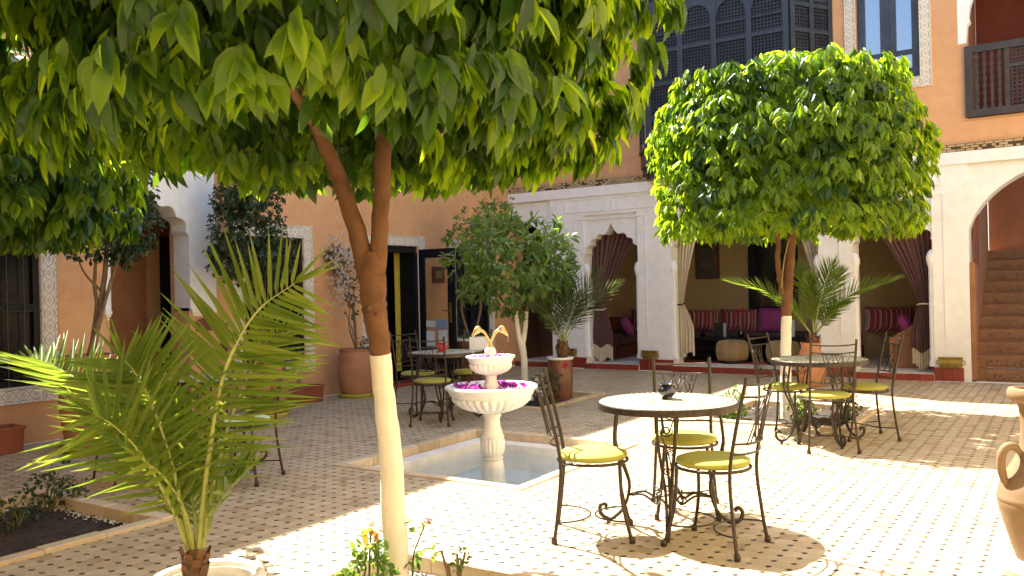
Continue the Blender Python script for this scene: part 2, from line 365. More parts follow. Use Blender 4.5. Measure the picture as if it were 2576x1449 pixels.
def M_glass(name, tint, rough, metal):
    mt, t, b, o = nodes(name); b.inputs['Base Color'].default_value = (*tint, 1); b.inputs['Roughness'].default_value = rough
    b.inputs['Metallic'].default_value = metal; b.inputs['Specular IOR Level'].default_value = 1.0
    n = noise(t, 3.0, 2); bump(t, b, n.outputs['Fac'], 0.02, 0.01); return mt
m_mirrorglass = M_glass('reflective_glazing', (0.62, 0.62, 0.60), 0.03, 0.92)
def M_clear():
    mt, t, b, o = nodes('clear_glazing'); b.inputs['Base Color'].default_value = (0.02, 0.02, 0.02, 1); b.inputs['Roughness'].default_value = 0.04
    tr = t.nodes.new('ShaderNodeBsdfTransparent'); tr.inputs[0].default_value = (0.93, 0.94, 0.93, 1); ms = t.nodes.new('ShaderNodeMixShader'); ms.inputs[0].default_value = 0.9
    t.links.new(b.outputs[0], ms.inputs[1]); t.links.new(tr.outputs[0], ms.inputs[2]); t.links.new(ms.outputs[0], o.inputs[0]); return mt
m_clearglass = M_clear()
m_darkglass = M_glass('dark_glazing', (0.30, 0.33, 0.37), 0.04, 0.85)
m_darkpane = M_glass('unlit_window_pane', (0.008, 0.008, 0.009), 0.25, 0.0); m_darkpane.node_tree.nodes['Principled BSDF'].inputs['Specular IOR Level'].default_value = 0.12
m_screen = M_glass('black_screen', (0.01, 0.01, 0.012), 0.12, 0.0)
def M_water():
    mt, t, b, o = nodes('still_water'); b.inputs['Base Color'].default_value = (0.80, 0.90, 0.92, 1); b.inputs['Roughness'].default_value = 0.03
    b.inputs['IOR'].default_value = 1.33; b.inputs['Transmission Weight'].default_value = 1.0
    n = noise(t, 9.0, 3); bump(t, b, n.outputs['Fac'], 0.06, 0.02)
    # shallow water lets daylight through to the marble
    lp = t.nodes.new('ShaderNodeBsdfTransparent'); ms = t.nodes.new('ShaderNodeMixShader'); ms.inputs[0].default_value = 0.6
    t.links.new(b.outputs[0], ms.inputs[1]); t.links.new(lp.outputs[0], ms.inputs[2]); t.links.new(ms.outputs[0], o.inputs[0]); return mt
m_water = M_water()
def M_stripe():
    mt, t, b, o = nodes('striped_cloth'); tc = t.nodes.new('ShaderNodeTexCoord'); sp = t.nodes.new('ShaderNodeSeparateXYZ'); t.links.new(tc.outputs['Object'], sp.inputs[0])
    a = t.nodes.new('ShaderNodeMath'); a.operation = 'ADD'; t.links.new(sp.outputs[0], a.inputs[0]); t.links.new(sp.outputs[1], a.inputs[1])
    mu = t.nodes.new('ShaderNodeMath'); mu.operation = 'MULTIPLY'; mu.inputs[1].default_value = 6.0; t.links.new(a.outputs[0], mu.inputs[0])
    fr = t.nodes.new('ShaderNodeMath'); fr.operation = 'FRACT'; t.links.new(mu.outputs[0], fr.inputs[0])
    r = ramp(t, fr.outputs[0], [(0, (0.30, 0.04, 0.06)), (0.26, (0.46, 0.26, 0.24)), (0.34, (0.30, 0.045, 0.06)), (0.48, (0.17, 0.03, 0.045)), (0.66, (0.42, 0.25, 0.25)), (0.78, (0.50, 0.36, 0.30)), (0.84, (0.2, 0.06, 0.08))])
    r.color_ramp.interpolation = 'CONSTANT'
    t.links.new(r.outputs[0], b.inputs['Base Color']); b.inputs['Roughness'].default_value = 0.9; return mt
m_stripe = M_stripe()
def M_painting():
    mt, t, b, o = nodes('painting_print'); n = noise(t, 9.0, 5, 'Object', 0.6, 1.0)
    r = ramp(t, n.outputs['Fac'], [(0.3, (0.03, 0.035, 0.04)), (0.5, (0.07, 0.075, 0.08)), (0.62, (0.16, 0.075, 0.05)), (0.75, (0.22, 0.17, 0.13))])
    t.links.new(r.outputs[0], b.inputs['Base Color']); b.inputs['Roughness'].default_value = 0.3; return mt
m_painting = M_painting()
def M_riser():
    mt, t, b, o = nodes('patterned_riser_tile'); uv = t.nodes.new('ShaderNodeTexCoord'); vo = t.nodes.new('ShaderNodeTexVoronoi'); vo.inputs['Scale'].default_value = 26; t.links.new(uv.outputs['Object'], vo.inputs['Vector'])
    r = ramp(t, vo.outputs['Distance'], [(0.28, (0.085, 0.032, 0.018)), (0.42, (0.22, 0.105, 0.052))]); t.links.new(r.outputs[0], b.inputs['Base Color']); b.inputs['Roughness'].default_value = 0.5; return mt
m_riser = M_riser()
# ------------------------------------------------------------------ courtyard floor, beds and pool
X0, X1, Y0, Y1 = -8.8, 1.2, -1.6, 13.35
BEDS = {'front': (-3.22, -1.75, 2.05, 3.62), 'left': (-6.5, -4.9, 1.75, 3.44), 'right': (-3.36, -1.82, 8.62, 10.35), 'mid': (-7.0, -5.25, 8.62, 10.25)}
POOL = (-5.18, -3.32, 5.14, 7.16)
HOLES = list(BEDS.values()) + [POOL]
floor = MB()
xs = sorted({X0, X1} | {h[0] + .02 for h in HOLES} | {h[1] - .02 for h in HOLES}); ys = sorted({Y0, Y1} | {h[2] + .02 for h in HOLES} | {h[3] - .02 for h in HOLES})
for i in range(len(xs) - 1):
    for j in range(len(ys) - 1):
        cx, cy = (xs[i] + xs[i + 1]) / 2, (ys[j] + ys[j + 1]) / 2
        if any(h[0] < cx < h[1] and h[2] < cy < h[3] for h in HOLES): continue
        floor.add([(xs[i], ys[j], -.004), (xs[i + 1], ys[j], -.004), (xs[i + 1], ys[j + 1], -.004), (xs[i], ys[j + 1], -.004)], [(0, 1, 2, 3)])
ground = floor.build('courtyard_floor', m_grout); tag(ground, kind='structure', label='beige octagon tile courtyard floor with small dark insets')
earth = MB().box((-60, -60, -1.2), (60, 60, -.6)).build('ground', m_soil); tag(earth, kind='structure')
P_ = 0.1020; CUT = 0.0198
def octo_mesh():
    a = P_ / 2 - .0002; c = CUT; b = .0005; mb = MB()
    def o8(a, c): return [(-a + c, -a), (a - c, -a), (a, -a + c), (a, a - c), (a - c, a), (-a + c, a), (-a, a - c), (-a, -a + c)]
    top = [(x, y, 0.0) for x, y in o8(a - b, c)]; bot = [(x, y, -.0018) for x, y in o8(a, c)]
    mb.add(top + bot, [tuple(range(8))] + [(i + 8, (i + 1) % 8 + 8, (i + 1) % 8, i) for i in range(8)])
    return mb
def dot_mesh():
    a = CUT - .0005; mb = MB()
    top = [(0, -a + .001, 0), (a - .001, 0, 0), (0, a - .001, 0), (-a + .001, 0, 0)]; bot = [(0, -a, -.006), (a, 0, -.006), (0, a, -.006), (-a, 0, -.006)]
    mb.add(top + bot, [(0, 1, 2, 3)] + [(i + 4, (i + 1) % 4 + 4, (i + 1) % 4, i) for i in range(4)]); return mb
me_oct = octo_mesh().mesh('tile', m_tile); me_dot = dot_mesh().mesh('cabochon', m_dot)
ov = np.array(octo_mesh().v); of = octo_mesh().f; dv = np.array(dot_mesh().v); df = dot_mesh().f
LX, LY = -1.2245, 4.4523                       # one inset of the lattice
gi = np.arange(math.floor((X0 - LX) / P_), math.ceil((X1 - LX) / P_) + 1); gj = np.arange(math.floor((Y0 - LY) / P_), math.ceil((Y1 - LY) / P_) + 1)
GX, GY = np.meshgrid(LX + gi * P_, LY + gj * P_)
def lattice(dx, dy, margin):
    p = np.stack([GX.ravel() + dx, GY.ravel() + dy], 1)
    k = (p[:, 0] > X0 + margin) & (p[:, 0] < X1 - margin) & (p[:, 1] > Y0 + margin) & (p[:, 1] < Y1 - margin)
    for h in HOLES: k &= ~((p[:, 0] > h[0] + .03) & (p[:, 0] < h[1] - .03) & (p[:, 1] > h[2] + .03) & (p[:, 1] < h[3] - .03))
    p = p[k]; px, py, z = proj_np(np.c_[p, np.zeros(len(p))])
    wide = (z > 1.5) & (px > -900) & (px < 3500) & (py < 2300)
    p, px, py, z = p[wide], px[wide], py[wide], z[wide]
    vis = (px > 10) & (px < 2566) & (py > 0) & (py < 1440)
    order = np.argsort(np.where(vis, z, z + 100)); return p[order]
def lay(pts, name, me, V, F, mat, many):
    for x, y in pts[:300]:
        link(name, me, ground, (x, y, .002 + rnd.uniform(-.0003, .0003)), (rnd.uniform(-.003, .003), rnd.uniform(-.003, .003), rnd.choice((0, 1, 2, 3)) * math.pi / 2))
    rest = pts[300:]; n = len(rest); nv = len(V)
    z = .002 + nrg.uniform(-.0003, .0003, n); tx = nrg.uniform(-.003, .003, n); ty = nrg.uniform(-.003, .003, n)
    A = np.repeat(V[None], n, 0); A[:, :, 2] += z[:, None] + V[None, :, 0] * tx[:, None] + V[None, :, 1] * ty[:, None]
    A[:, :, 0] += rest[:, 0][:, None]; A[:, :, 1] += rest[:, 1][:, None]
    loops = np.concatenate([np.array(f) for f in F]); sizes = np.array([len(f) for f in F]); nl = len(loops)
    me2 = bpy.data.meshes.new(many); me2.vertices.add(n * nv); me2.vertices.foreach_set('co', A.ravel())
    me2.loops.add(n * nl); me2.loops.foreach_set('vertex_index', (loops[None] + (np.arange(n) * nv)[:, None]).ravel())
    S_ = np.tile(sizes, n); me2.polygons.add(len(S_)); me2.polygons.foreach_set('loop_start', np.r_[0, np.cumsum(S_)[:-1]])
    me2.materials.append(mat); me2.update(calc_edges=True); me2.validate(); me2.polygons.foreach_set('use_smooth', [False] * len(me2.polygons))
    link(many, me2, ground, kind='stuff')
lay(lattice(P_ / 2, P_ / 2, .02), 'tile', me_oct, ov, of, m_tile, 'tile_field')
lay(lattice(0, 0, .02), 'cabochon', me_dot, dv, df, m_dot, 'cabochon_field')

# --- planting beds
def kerb_ring(root, r, w, z0, z1, ln=.34):
    x0, x1, y0, y1 = r
    def run(a, b, fx):
        n = max(1, round((b - a) / ln)); s = (b - a) / n
        for i in range(n):
            dz = rnd.uniform(-.004, .004); q = (a + i * s + .0025, a + (i + 1) * s - .0025)
            p = MB()
            if fx is not None and fx[0] == 'x': p.box((q[0], fx[1], z0), (q[1], fx[1] + w, z1 + dz), .006)
            else: p.box((fx[1], q[0], z0), (fx[1] + w, q[1], z1 + dz), .006)
            p.build('kerb_stone', m_stone, root, world=True)
    run(x0, x1, ('x', y0)); run(x0, x1, ('x', y1 - w)); run(y0 + w, y1 - w, ('y', x0)); run(y0 + w, y1 - w, ('y', x1 - w))
def soil_sheet(root, r, z, amp, step=.06):
    x0, x1, y0, y1 = r; nx = int((x1 - x0) / step) + 1; ny = int((y1 - y0) / step) + 1; mb = MB(); vs = []
    for j in range(ny + 1):
        for i in range(nx + 1):
            e = min(i, nx - i, j, ny - j); vs.append((x0 + (x1 - x0) * i / nx, y0 + (y1 - y0) * j / ny, z + (rnd.uniform(-amp, amp) + amp * 1.2 * min(e, 3) / 3)))
    mb.add(vs, [(j * (nx + 1) + i, j * (nx + 1) + i + 1, (j + 1) * (nx + 1) + i + 1, (j + 1) * (nx + 1) + i) for j in range(ny) for i in range(nx)])
    return mb.build('soil', m_soil, root, True, True, kind='stuff')
def scatter_rocks(name, root, pts, r0, r1, mat):
    mb = MB()
    for x, y, z in pts:
        r = rnd.uniform(r0, r1); vs = []
        for k in range(5):
            a = k * 2 * math.pi / 5 + rnd.random(); vs.append((x + r * rnd.uniform(.7, 1.1) * math.cos(a), y + r * rnd.uniform(.7, 1.1) * math.sin(a), z + r * rnd.uniform(-.1, .25)))
        vs += [(x, y, z + r * rnd.uniform(.45, .8)), (x, y, z - r * .4)]
        mb.add(vs, [(k, (k + 1) % 5, 5) for k in range(5)] + [((k + 1) % 5, k, 6) for k in range(5)])
    return mb.build(name, mat, root, world=True, kind='stuff')
BEDLAB = {'front': 'stone edged planting bed round the big tree in the foreground', 'left': 'dark soil planting bed with stone edging at the lower left corner',
          'right': 'sunlit planting bed with a crumbly soil around the right hand tree', 'mid': 'shaded planting bed behind the fountain holding the glazed palm pot'}
bed_roots = {}
for k, r in BEDS.items():
    root = thing('planting_bed', (r[0], r[2], 0), BEDLAB[k], 'planting bed', 'square planting beds set in the courtyard floor'); bed_roots[k] = root
    kerb_ring(root, r, .10, -.14, .028 if k != 'front' else .04)
    ri = (r[0] + .1, r[1] - .1, r[2] + .1, r[3] - .1)
    soil_sheet(root, ri, -.055, .012 if k != 'right' else .02)
    pb = []
    n = {'front': 900, 'left': 900, 'right': 350, 'mid': 700}[k]
    for i in range(n):
        e = rnd.choice((0, 1, 2, 3)); d = abs(rnd.gauss(0, .045)) + .008; t = rnd.random()
        if k == 'left' and e in (0, 2) and rnd.random() < .7: continue
        x, y = {0: (ri[0] + d, ri[2] + t * (ri[3] - ri[2])), 1: (ri[1] - d, ri[2] + t * (ri[3] - ri[2])), 2: (ri[0] + t * (ri[1] - ri[0]), ri[2] + d), 3: (ri[0] + t * (ri[1] - ri[0]), ri[3] - d)}[e]
        pb.append((x, y, -.045))
    scatter_rocks('pebbles', root, pb, .006, .014, m_pebble)
    cl = [(rnd.uniform(ri[0], ri[1]), rnd.uniform(ri[2], ri[3]), -.045) for i in range(500 if k == 'right' else 220)]
    scatter_rocks('soil_clods', root, cl, .008, .03, m_soil)

# --- sunken pool
pool = thing('fountain_pool', (POOL[0], POOL[2], 0), 'square sunken pool of pale marble with clear water and stone kerb', 'pool')
kerb_ring(pool, POOL, .085, -.10, .018, .30)
a = (POOL[0] + .085, POOL[1] - .085, POOL[2] + .085, POOL[3] - .085); b = .17
mb = MB()
mb.box((a[0], a[2], -.5), (a[1], a[2] + b, -.06), .004); mb.box((a[0], a[3] - b, -.5), (a[1], a[3], -.06), .004)
mb.box((a[0], a[2] + b, -.5), (a[0] + b, a[3] - b, -.06), .004); mb.box((a[1] - b, a[2] + b, -.5), (a[1], a[3] - b, -.06), .004)
mb.build('marble_ledge', m_marble, pool, world=True)
MB().box((a[0] + b, a[2] + b, -.5), (a[1] - b, a[3] - b, -.30)).build('basin_floor', m_basin, pool, world=True)
w = MB(); nx = 20
vs = [(a[0] + b + (a[1] - a[0] - 2 * b) * i / nx, a[2] + b + (a[3] - a[2] - 2 * b) * j / nx, -.115) for j in range(nx + 1) for i in range(nx + 1)]
w.add(vs, [(j * (nx + 1) + i, j * (nx + 1) + i + 1, (j + 1) * (nx + 1) + i + 1, (j + 1) * (nx + 1) + i) for j in range(nx) for i in range(nx)])
w.build('water', m_water, pool, True, True)
mb = MB().tube([at(1375, 1183, 6.9) * 1.0, at(1368, 1186, 6.9), at(1372, 1190, 6.9)], .006, 5); mb.tube([at(1376, 1186, 6.9), at(1398, 1183, 6.95)], .005, 5)
for i, p in enumerate(mb.v): mb.v[i] = (p[0], p[1], -.108 + (p[2] % .01) * .3)
tag(mb.build('fallen_twig', m_bark2), 'small dark hooked twig floating on the pool water', 'twig')
# ------------------------------------------------------------------ architecture
def arc_pts(cx, cz, r, a0, a1, n): return [(cx + r * math.cos(a0 + (a1 - a0) * i / n), cz + r * math.sin(a0 + (a1 - a0) * i / n)) for i in range(n + 1)]
def multifoil(xl, xr, zs, za, n=4, tip=.30):
    """scalloped ogee outline from (xl, zs) over the tip at za to (xr, zs)"""
    xm = (xl + xr) / 2; w = (xr - xl) / 2; h = za - zs; half = []
    z1 = zs + h * (1 - tip)
    ks = [(w * math.cos(math.pi / 2 * (i / n) * .80), zs + (z1 - zs) * math.sin(math.pi / 2 * i / n * .80) / math.sin(math.pi / 2 * .80)) for i in range(n + 1)]
    for i in range(n):
        (xa, a), (xb, c) = ks[i], ks[i + 1]
        mx, mz = (xa + xb) / 2, (a + c) / 2; dx, dz = xb - xa, c - a; L = math.hypot(dx, dz); nx, nz = dz / L, -dx / L
        for k in range(7):
            t = k / 6; bl = math.sin(math.pi * t) * L * .30
            half.append((xa + dx * t + nx * bl, a + dz * t + nz * bl))
        half.append((xb - w * .035, c))
    xa, a = half[-1]
    for k in range(1, 9):
        t = k / 8; half.append((xa * (1 - t) ** 1.0 , a + (za - a) * (t ** 2.1 * .75 + t * .25)))
    right = [(xm + x, z) for x, z in half]
    left = [(xm - x, z) for x, z in half[:-1]]
    return left + right[::-1]
def header(mb, curve, ztop, to3, d, e=.10):
    """solid above an opening whose outline runs left to right"""
    (xa, za), (xb, zb) = curve[0], curve[-1]
    poly = [(xa - e, ztop), (xa - e, za), *curve, (xb + e, zb), (xb + e, ztop)]
    mb.prism(poly[::-1], to3, d)

# left wing: wall plane X = -8.8 facing +X
LXW = -8.8
H_LEFT, H_BACK = 7.0, 6.3
left = thing('courtyard_wing', (LXW, 0, 0), 'salmon plastered wing along the left with carved window frames and white scalloped arch', 'building', 'wings of the courtyard house')
def lw(y0, y1, z0, z1, mat=m_salmon, x1=LXW, x0=LXW - .35, name='wall'): return MB().box((x0, y0, z0), (x1, y1, z1)).build(name, mat, left, world=True)
OPEN = [(3.2, 4.67, .58, 2.16), (5.42, 6.43, 0, 2.72), (7.24, 8.24, .54, 2.19), (9.52, 10.70, 0, 2.15), (11.68, 12.68, .05, 2.15)]
wall = MB(); y = -1.6
for (a0, a1, z0, z1) in OPEN:
    wall.box((LXW - .35, y, 0), (LXW, a0, 3.2)); wall.box((LXW - .35, a0, z1), (LXW, a1, 3.2))
    if z0 > 0: wall.box((LXW - .35, a0, 0), (LXW, a1, z0))
    y = a1
wall.box((LXW - .35, y, 0), (LXW, 13.86, 3.2)); wall.box((LXW - .35, -1.6, 3.2), (LXW, 13.86, H_LEFT))
wall.build('wall', m_salmon, left, world=True)
MB().box((LXW - .05, -1.6, 1.40), (LXW + .0, -1.59, 1.41)).build('wall_edge', m_salmon, left, world=True)
MB().box((LXW, 4.86, 0), (LXW + .004, 5.36, 1.41)).build('painted_dado', m_dado, left, world=True)
MB().box((LXW, -1.6, 0), (LXW + .004, 2.9, 1.41)).build('painted_dado', m_dado, left, world=True)

def uvstrip(mb_me, fn):
    uv = mb_me.uv_layers.new(name='UVMap')
    for p in mb_me.polygons:
        for li in p.loop_indices:
            uv.data[li].uv = fn(mb_me.vertices[mb_me.loops[li].vertex_index].co)
def carved_frame(parent, to3, a0, a1, z0, z1, w, bottom=True, per=.135):
    """carved band round a rectangular opening; to3(a, z, out)"""
    bars = [('v', a0 - w, a0, z0 - (w if bottom else 0), z1 + w), ('v', a1, a1 + w, z0 - (w if bottom else 0), z1 + w), ('h', z1, z1 + w, a0, a1)]
    if bottom: bars.append(('h', z0 - w, z0, a0, a1))
    for d, p0, p1, q0, q1 in bars:
        mb = MB(); n = max(1, round((q1 - q0) / per)); us = []
        prof = [(0.0, -.97), (.022, -.95), (.030, -.90), (.022, -.84), (.022, .84), (.030, .90), (.022, .95), (0.0, .97)]
        vs = []; vv = []
        for q in (q0, q1):
            for out, v in prof:
                p = (p0 + p1) / 2 + v * (p1 - p0) / 2
                vs.append(to3(p, q, out) if d == 'v' else to3(q, p, out)); vv.append(((q - q0) / (q1 - q0) * n, v))
        k = len(prof)
        mb.add(vs, [(i, i + 1, k + i + 1, k + i) for i in range(k - 1)] + [tuple(range(k)), tuple(range(2 * k - 1, k - 1, -1))])
        o = origin(parent); mb.v = [(x - o.x, y_ - o.y, z - o.z) for x, y_, z in mb.v]
        me = mb.mesh('carved_band', m_carved, fix=True)
        uv = me.uv_layers.new(name='UVMap')
        for pl in me.polygons:
            for li in pl.loop_indices: uv.data[li].uv = vv[me.loops[li].vertex_index]
        link('carved_band', me, parent)
L3 = lambda a_, z_, out: (LXW + out, a_, z_)
B3 = lambda a_, z_, out: (a_, BYW - out, z_)
BYW = 13.45
def left_window(a0, a1, z0, z1, w, leaves=2, grille=False, label=None):
    root = MB().box((LXW - .10, a0 + .001, z0), (LXW - .07, a1 - .001, z1)).build('window', m_black, left, world=True, label=label)
    carved_frame(root, L3, a0, a1, z0, z1, w)
    fr = MB(); x0, x1 = LXW - .068, LXW - .006; t = .06
    n = leaves; s = (a1 - a0) / n
    for i in range(n):
        b0, b1 = a0 + i * s + .004, a0 + (i + 1) * s - .004
        fr.box((x0, b0, z0), (x1, b0 + t, z1)); fr.box((x0, b1 - t, z0), (x1, b1, z1)); fr.box((x0, b0 + t, z0), (x1, b1 - t, z0 + t)); fr.box((x0, b0 + t, z1 - t), (x1, b1 - t, z1)); fr.box((x0, b0 + t, (z0 + z1) / 2 - .03), (x1, b1 - t, (z0 + z1) / 2 + .03))
    fr.build('window_sash', m_black, root, world=True)
    for i in range(n):
        b0, b1 = a0 + i * s + t, a0 + (i + 1) * s - t
        for q0, q1 in ((z0 + t, (z0 + z1) / 2 - .03), ((z0 + z1) / 2 + .03, z1 - t)):
            MB().box((LXW - .055, b0, q0), (LXW - .048, b1, q1)).build('pane', m_darkpane, root, world=True)
    if grille:
        g = MB(); xg = LXW + .012
        for k in range(1, 9):
            yy = a0 + (a1 - a0) * k / 9; g.tube([(xg, yy, z0), (xg, yy, z1)], .006, 5)
        for zz in (z0 + .25, z0 + .75, z1 - .25): g.tube([(xg, a0, zz), (xg, a1, zz)], .007, 5)
        for zz in (z0 + .12, z0 + .5, z0 + .9):
            for k in range(1, 8):
                yy = a0 + (a1 - a0) * (k + .5) / 9
                g.tube([(xg, yy + .05 * (1 - j / 14) * math.cos(j * .7), zz + .055 * (1 - j / 14) * math.sin(j * .7)) for j in range(13)], .004, 4)
        g.build('iron_grille', m_iron, root, world=True)
    return root
left_window(3.2, 4.67, .58, 2.16, .17, 2, True, label='black shuttered window with carved cream frame nearest the camera')
left_window(7.24, 8.24, .54, 2.19, .175, 2, True, label='window with iron grille and carved cream frame right of the arch')
left_window(11.68, 12.68, .05, 2.15, .14, 2, False, label='black full height window with carved frame beside the open door')

# scalloped archway with vestibule
AY0, AY1 = 5.42, 6.43
aw = tag(MB().box((LXW - 1.22, 4.2, 0), (LXW - 1.15, 8.3, 3.1)).build('archway', m_brownwall, left, world=True), label='white scalloped archway opening into a dark vestibule')
cur = multifoil(AY0, AY1, 1.98, 2.66, 3, .26)
hd = MB(); header(hd, cur, 3.0, lambda u, v, w_: (LXW + .027 - w_, u, v), .29, .04)
hd.box((LXW - .27, AY1 - .004, 1.30), (LXW + .03, 6.80, 3.0)); hd.box((LXW - .27, 5.36, 1.30), (LXW + .03, AY0 + .004, 3.0)); hd.box((LXW + .001, 5.36, 3.0), (LXW + .03, 6.80, 3.25))
hd.build('white_surround', m_white, aw, world=True)
cb = MB()
for q, zz in ((.0, 1.30), (.02, 1.27), (.045, 1.235)):
    cb.box((LXW - .27 + q, AY1 + .0 + q, zz - .035), (LXW + .055 - q, 6.82 - q, zz - .0015)); cb.box((LXW - .27 + q, 5.34 + q, zz - .035), (LXW + .055 - q, AY0 - q * .2, zz - .0015))
cb.build('corbel', m_white, aw, world=True)
pier = MB(); pier.box((LXW - .353, AY1 - .006, 0), (LXW + .012, 6.78, 1.19)); pier.build('pier', m_salmon, aw, world=True)
def plaque(a0, a1, z0, z1, out=.016):
    n = 8; poly = [(a0, z0), (a1, z0)] + [((a0 + a1) / 2 + (a1 - a0) / 2 * math.cos(math.pi * i / n), z1 + (a1 - a0) / 2 * .5 * math.sin(math.pi * i / n)) for i in range(n + 1)]
    MB().prism(poly, lambda u, v, w_: (LXW + out + w_, u, v), .02).build('wooden_plaque', m_redwood, aw, world=True)
plaque(AY1 + .07, 6.72, 1.02, 1.12); plaque(6.86, 6.96, .74, 1.08, .002)
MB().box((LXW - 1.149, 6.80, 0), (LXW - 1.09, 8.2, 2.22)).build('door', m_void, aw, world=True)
MB().box((LXW - 1.149, 6.62, 0), (LXW - 1.10, 6.80, 2.22)).build('pilaster', m_salmon, aw, world=True)
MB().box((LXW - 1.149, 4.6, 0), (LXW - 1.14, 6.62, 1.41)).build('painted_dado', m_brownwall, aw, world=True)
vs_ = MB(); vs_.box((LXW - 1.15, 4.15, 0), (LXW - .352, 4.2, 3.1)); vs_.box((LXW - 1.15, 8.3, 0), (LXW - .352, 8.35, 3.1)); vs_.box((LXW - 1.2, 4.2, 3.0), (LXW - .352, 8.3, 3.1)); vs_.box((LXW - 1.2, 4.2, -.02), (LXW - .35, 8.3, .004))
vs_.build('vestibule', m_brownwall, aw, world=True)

# glazed double door, right leaf standing open
dr = tag(MB().box((LXW - .349, 9.53, 2.05), (LXW - .02, 10.69, 2.149)).build('doorway', m_black, left, world=True), label='doorway with carved frame and its glazed leaf standing open')
carved_frame(dr, L3, 9.52, 10.70, 0, 2.15, .16, bottom=False)
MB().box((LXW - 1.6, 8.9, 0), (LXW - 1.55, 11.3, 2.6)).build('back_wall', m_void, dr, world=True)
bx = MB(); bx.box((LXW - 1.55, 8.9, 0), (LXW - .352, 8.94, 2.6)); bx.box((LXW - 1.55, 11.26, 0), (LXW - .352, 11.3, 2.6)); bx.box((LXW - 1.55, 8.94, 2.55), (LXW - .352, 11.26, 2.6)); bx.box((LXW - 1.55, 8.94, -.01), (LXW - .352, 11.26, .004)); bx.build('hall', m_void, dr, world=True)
cu = MB(); n = 10; cu.strip([(LXW - .30 + .012 * math.sin(i * 1.9), 10.47 + i * .016, 2.05) for i in range(n)], [(LXW - .30 + .016 * math.sin(i * 1.9 + .4), 10.47 + i * .016, .16) for i in range(n)])
cu.build('yellow_drape', m_yellow, dr, True, True)
lf = MB(); YL = 10.70; xa, xb = LXW + .02, LXW + .72; t = .10
lf.box((xa, YL, .05), (xa + t, YL + .045, 2.10)); lf.box((xb - t - .03, YL, .05), (xb, YL + .045, 2.10)); lf.box((xa + t, YL, 1.96), (xb - t - .03, YL + .045, 2.10)); lf.box((xa + t, YL, .05), (xb - t - .03, YL + .045, .52))
leaf_o = lf.build('door_leaf', m_black, left, world=True)
MB().box((xa + t, YL + .015, .52), (xb - t - .03, YL + .022, 1.96)).build('pane', m_clearglass, leaf_o, world=True)
hn = MB(); hn.box((xb - .095, YL - .008, .93), (xb - .055, YL - .001, 1.24)); hn.tube([(xb - .075, YL - .006, 1.12), (xb - .075, YL - .045, 1.12), (xb - .19, YL - .045, 1.12)], .009, 6); hn.build('handle', m_brass, leaf_o, world=True)
for (u0, u1, q0, q1, mt) in ((.02, .20, .86, .96, m_paper), (.22, .44, .83, .98, m_bluepaper), (.02, .19, .56, .80, m_paper), (.26, .44, .56, .81, m_paper)):
    MB().box((xa + t + u0, YL + .009, q0), (xa + t + u1, YL + .0135, q1)).build('notice', mt, leaf_o, world=True)
jl = MB(); jl.box((LXW - .348, 9.525, 0), (LXW - .002, 9.60, 2.049)); jl.box((LXW - .348, 10.62, 0), (LXW - .002, 10.695, 2.049)); jl.build('door_jamb', m_black, dr, world=True)
lf2 = MB(); lf2.box((LXW - .16, 9.601, .05), (LXW - .12, 10.10, 2.048)); lf2.build('closed_leaf', m_black, dr, world=True)
MB().box((LXW + .0, 9.4, 0), (LXW + .35, 10.9, .05)).build('step', m_redtile, dr, world=True)
sg = tag(MB().box((LXW + .002, 11.05, 1.56), (LXW + .03, 11.36, 1.83)).build('wall_plaque', m_redwood, None), 'small square wooden plaque on the salmon wall seen through the open door glass', 'plaque')
MB().box((LXW + .031, 11.11, 1.64), (LXW + .036, 11.30, 1.76)).build('brass_plate', m_brass, sg)
# ------------------------------------------------------------------ back wing: white arcade, salmon upper storey, plane Y = 13.45 facing -Y
back = thing('arcade_wing', (-8.8, BYW, 0), 'back wing with white scalloped arcade below a salmon upper storey', 'building', 'wings of the courtyard house')
TH = .42; ZF = 3.20
WY = lambda u, v, w_: (u, BYW + w_, v)
ar = MB()
A1 = (-7.24, -6.20); A2 = (-5.60, -3.22); A3 = (-2.73, -1.66); A4 = (-1.20, 1.05)
c1 = multifoil(A1[0], A1[1], 1.86, 2.56, 4); c2 = multifoil(A2[0], A2[1], 1.95, 2.86, 6, .26); c3 = multifoil(A3[0], A3[1], 1.86, 2.54, 4)
c4 = [(A4[0] - .0, 1.62)] + [(-.075 + 1.16 * math.cos(a), 1.86 + 1.05 * math.sin(a) + .05 * max(0, math.sin(a)) ** 8) for a in [math.pi * 1.06 - math.pi * 1.12 * i / 30 for i in range(31)]] + [(A4[1], 1.62)]
c0 = [(-8.798, 2.70), (-8.72, 2.715)] + [(-8.75 + .83 * math.cos(a), 1.88 + .83 * math.sin(a)) for a in [math.pi / 2 * (1 - i / 14) - .04 for i in range(14)]] + [(-7.92, 1.86)]
ar.box((-8.798, BYW + .001, 2.74), (-7.921, BYW + TH, ZF))
header(ar, c0, 2.738, WY, TH - .006, .0)
# block right of the passage stands a little proud
ar.box((-7.92, BYW - .04, 0.0), (A1[0], BYW + TH, ZF)); header(ar, c1, ZF, WY, TH - .006)
ar.box((A1[1], BYW - .04, 0), (A2[0], BYW + TH, ZF)); header(ar, c2, ZF, WY, TH - .006)
ar.box((A2[1], BYW - .04, 0), (A3[0], BYW + TH, ZF)); header(ar, c3, ZF, WY, TH - .006)
ar.box((A3[1], BYW - .04, 0), (A4[0], BYW + TH, ZF)); header(ar, c4, ZF, WY, TH - .006)
ar.box((A4[1], BYW, 0), (1.2, BYW + TH, ZF))
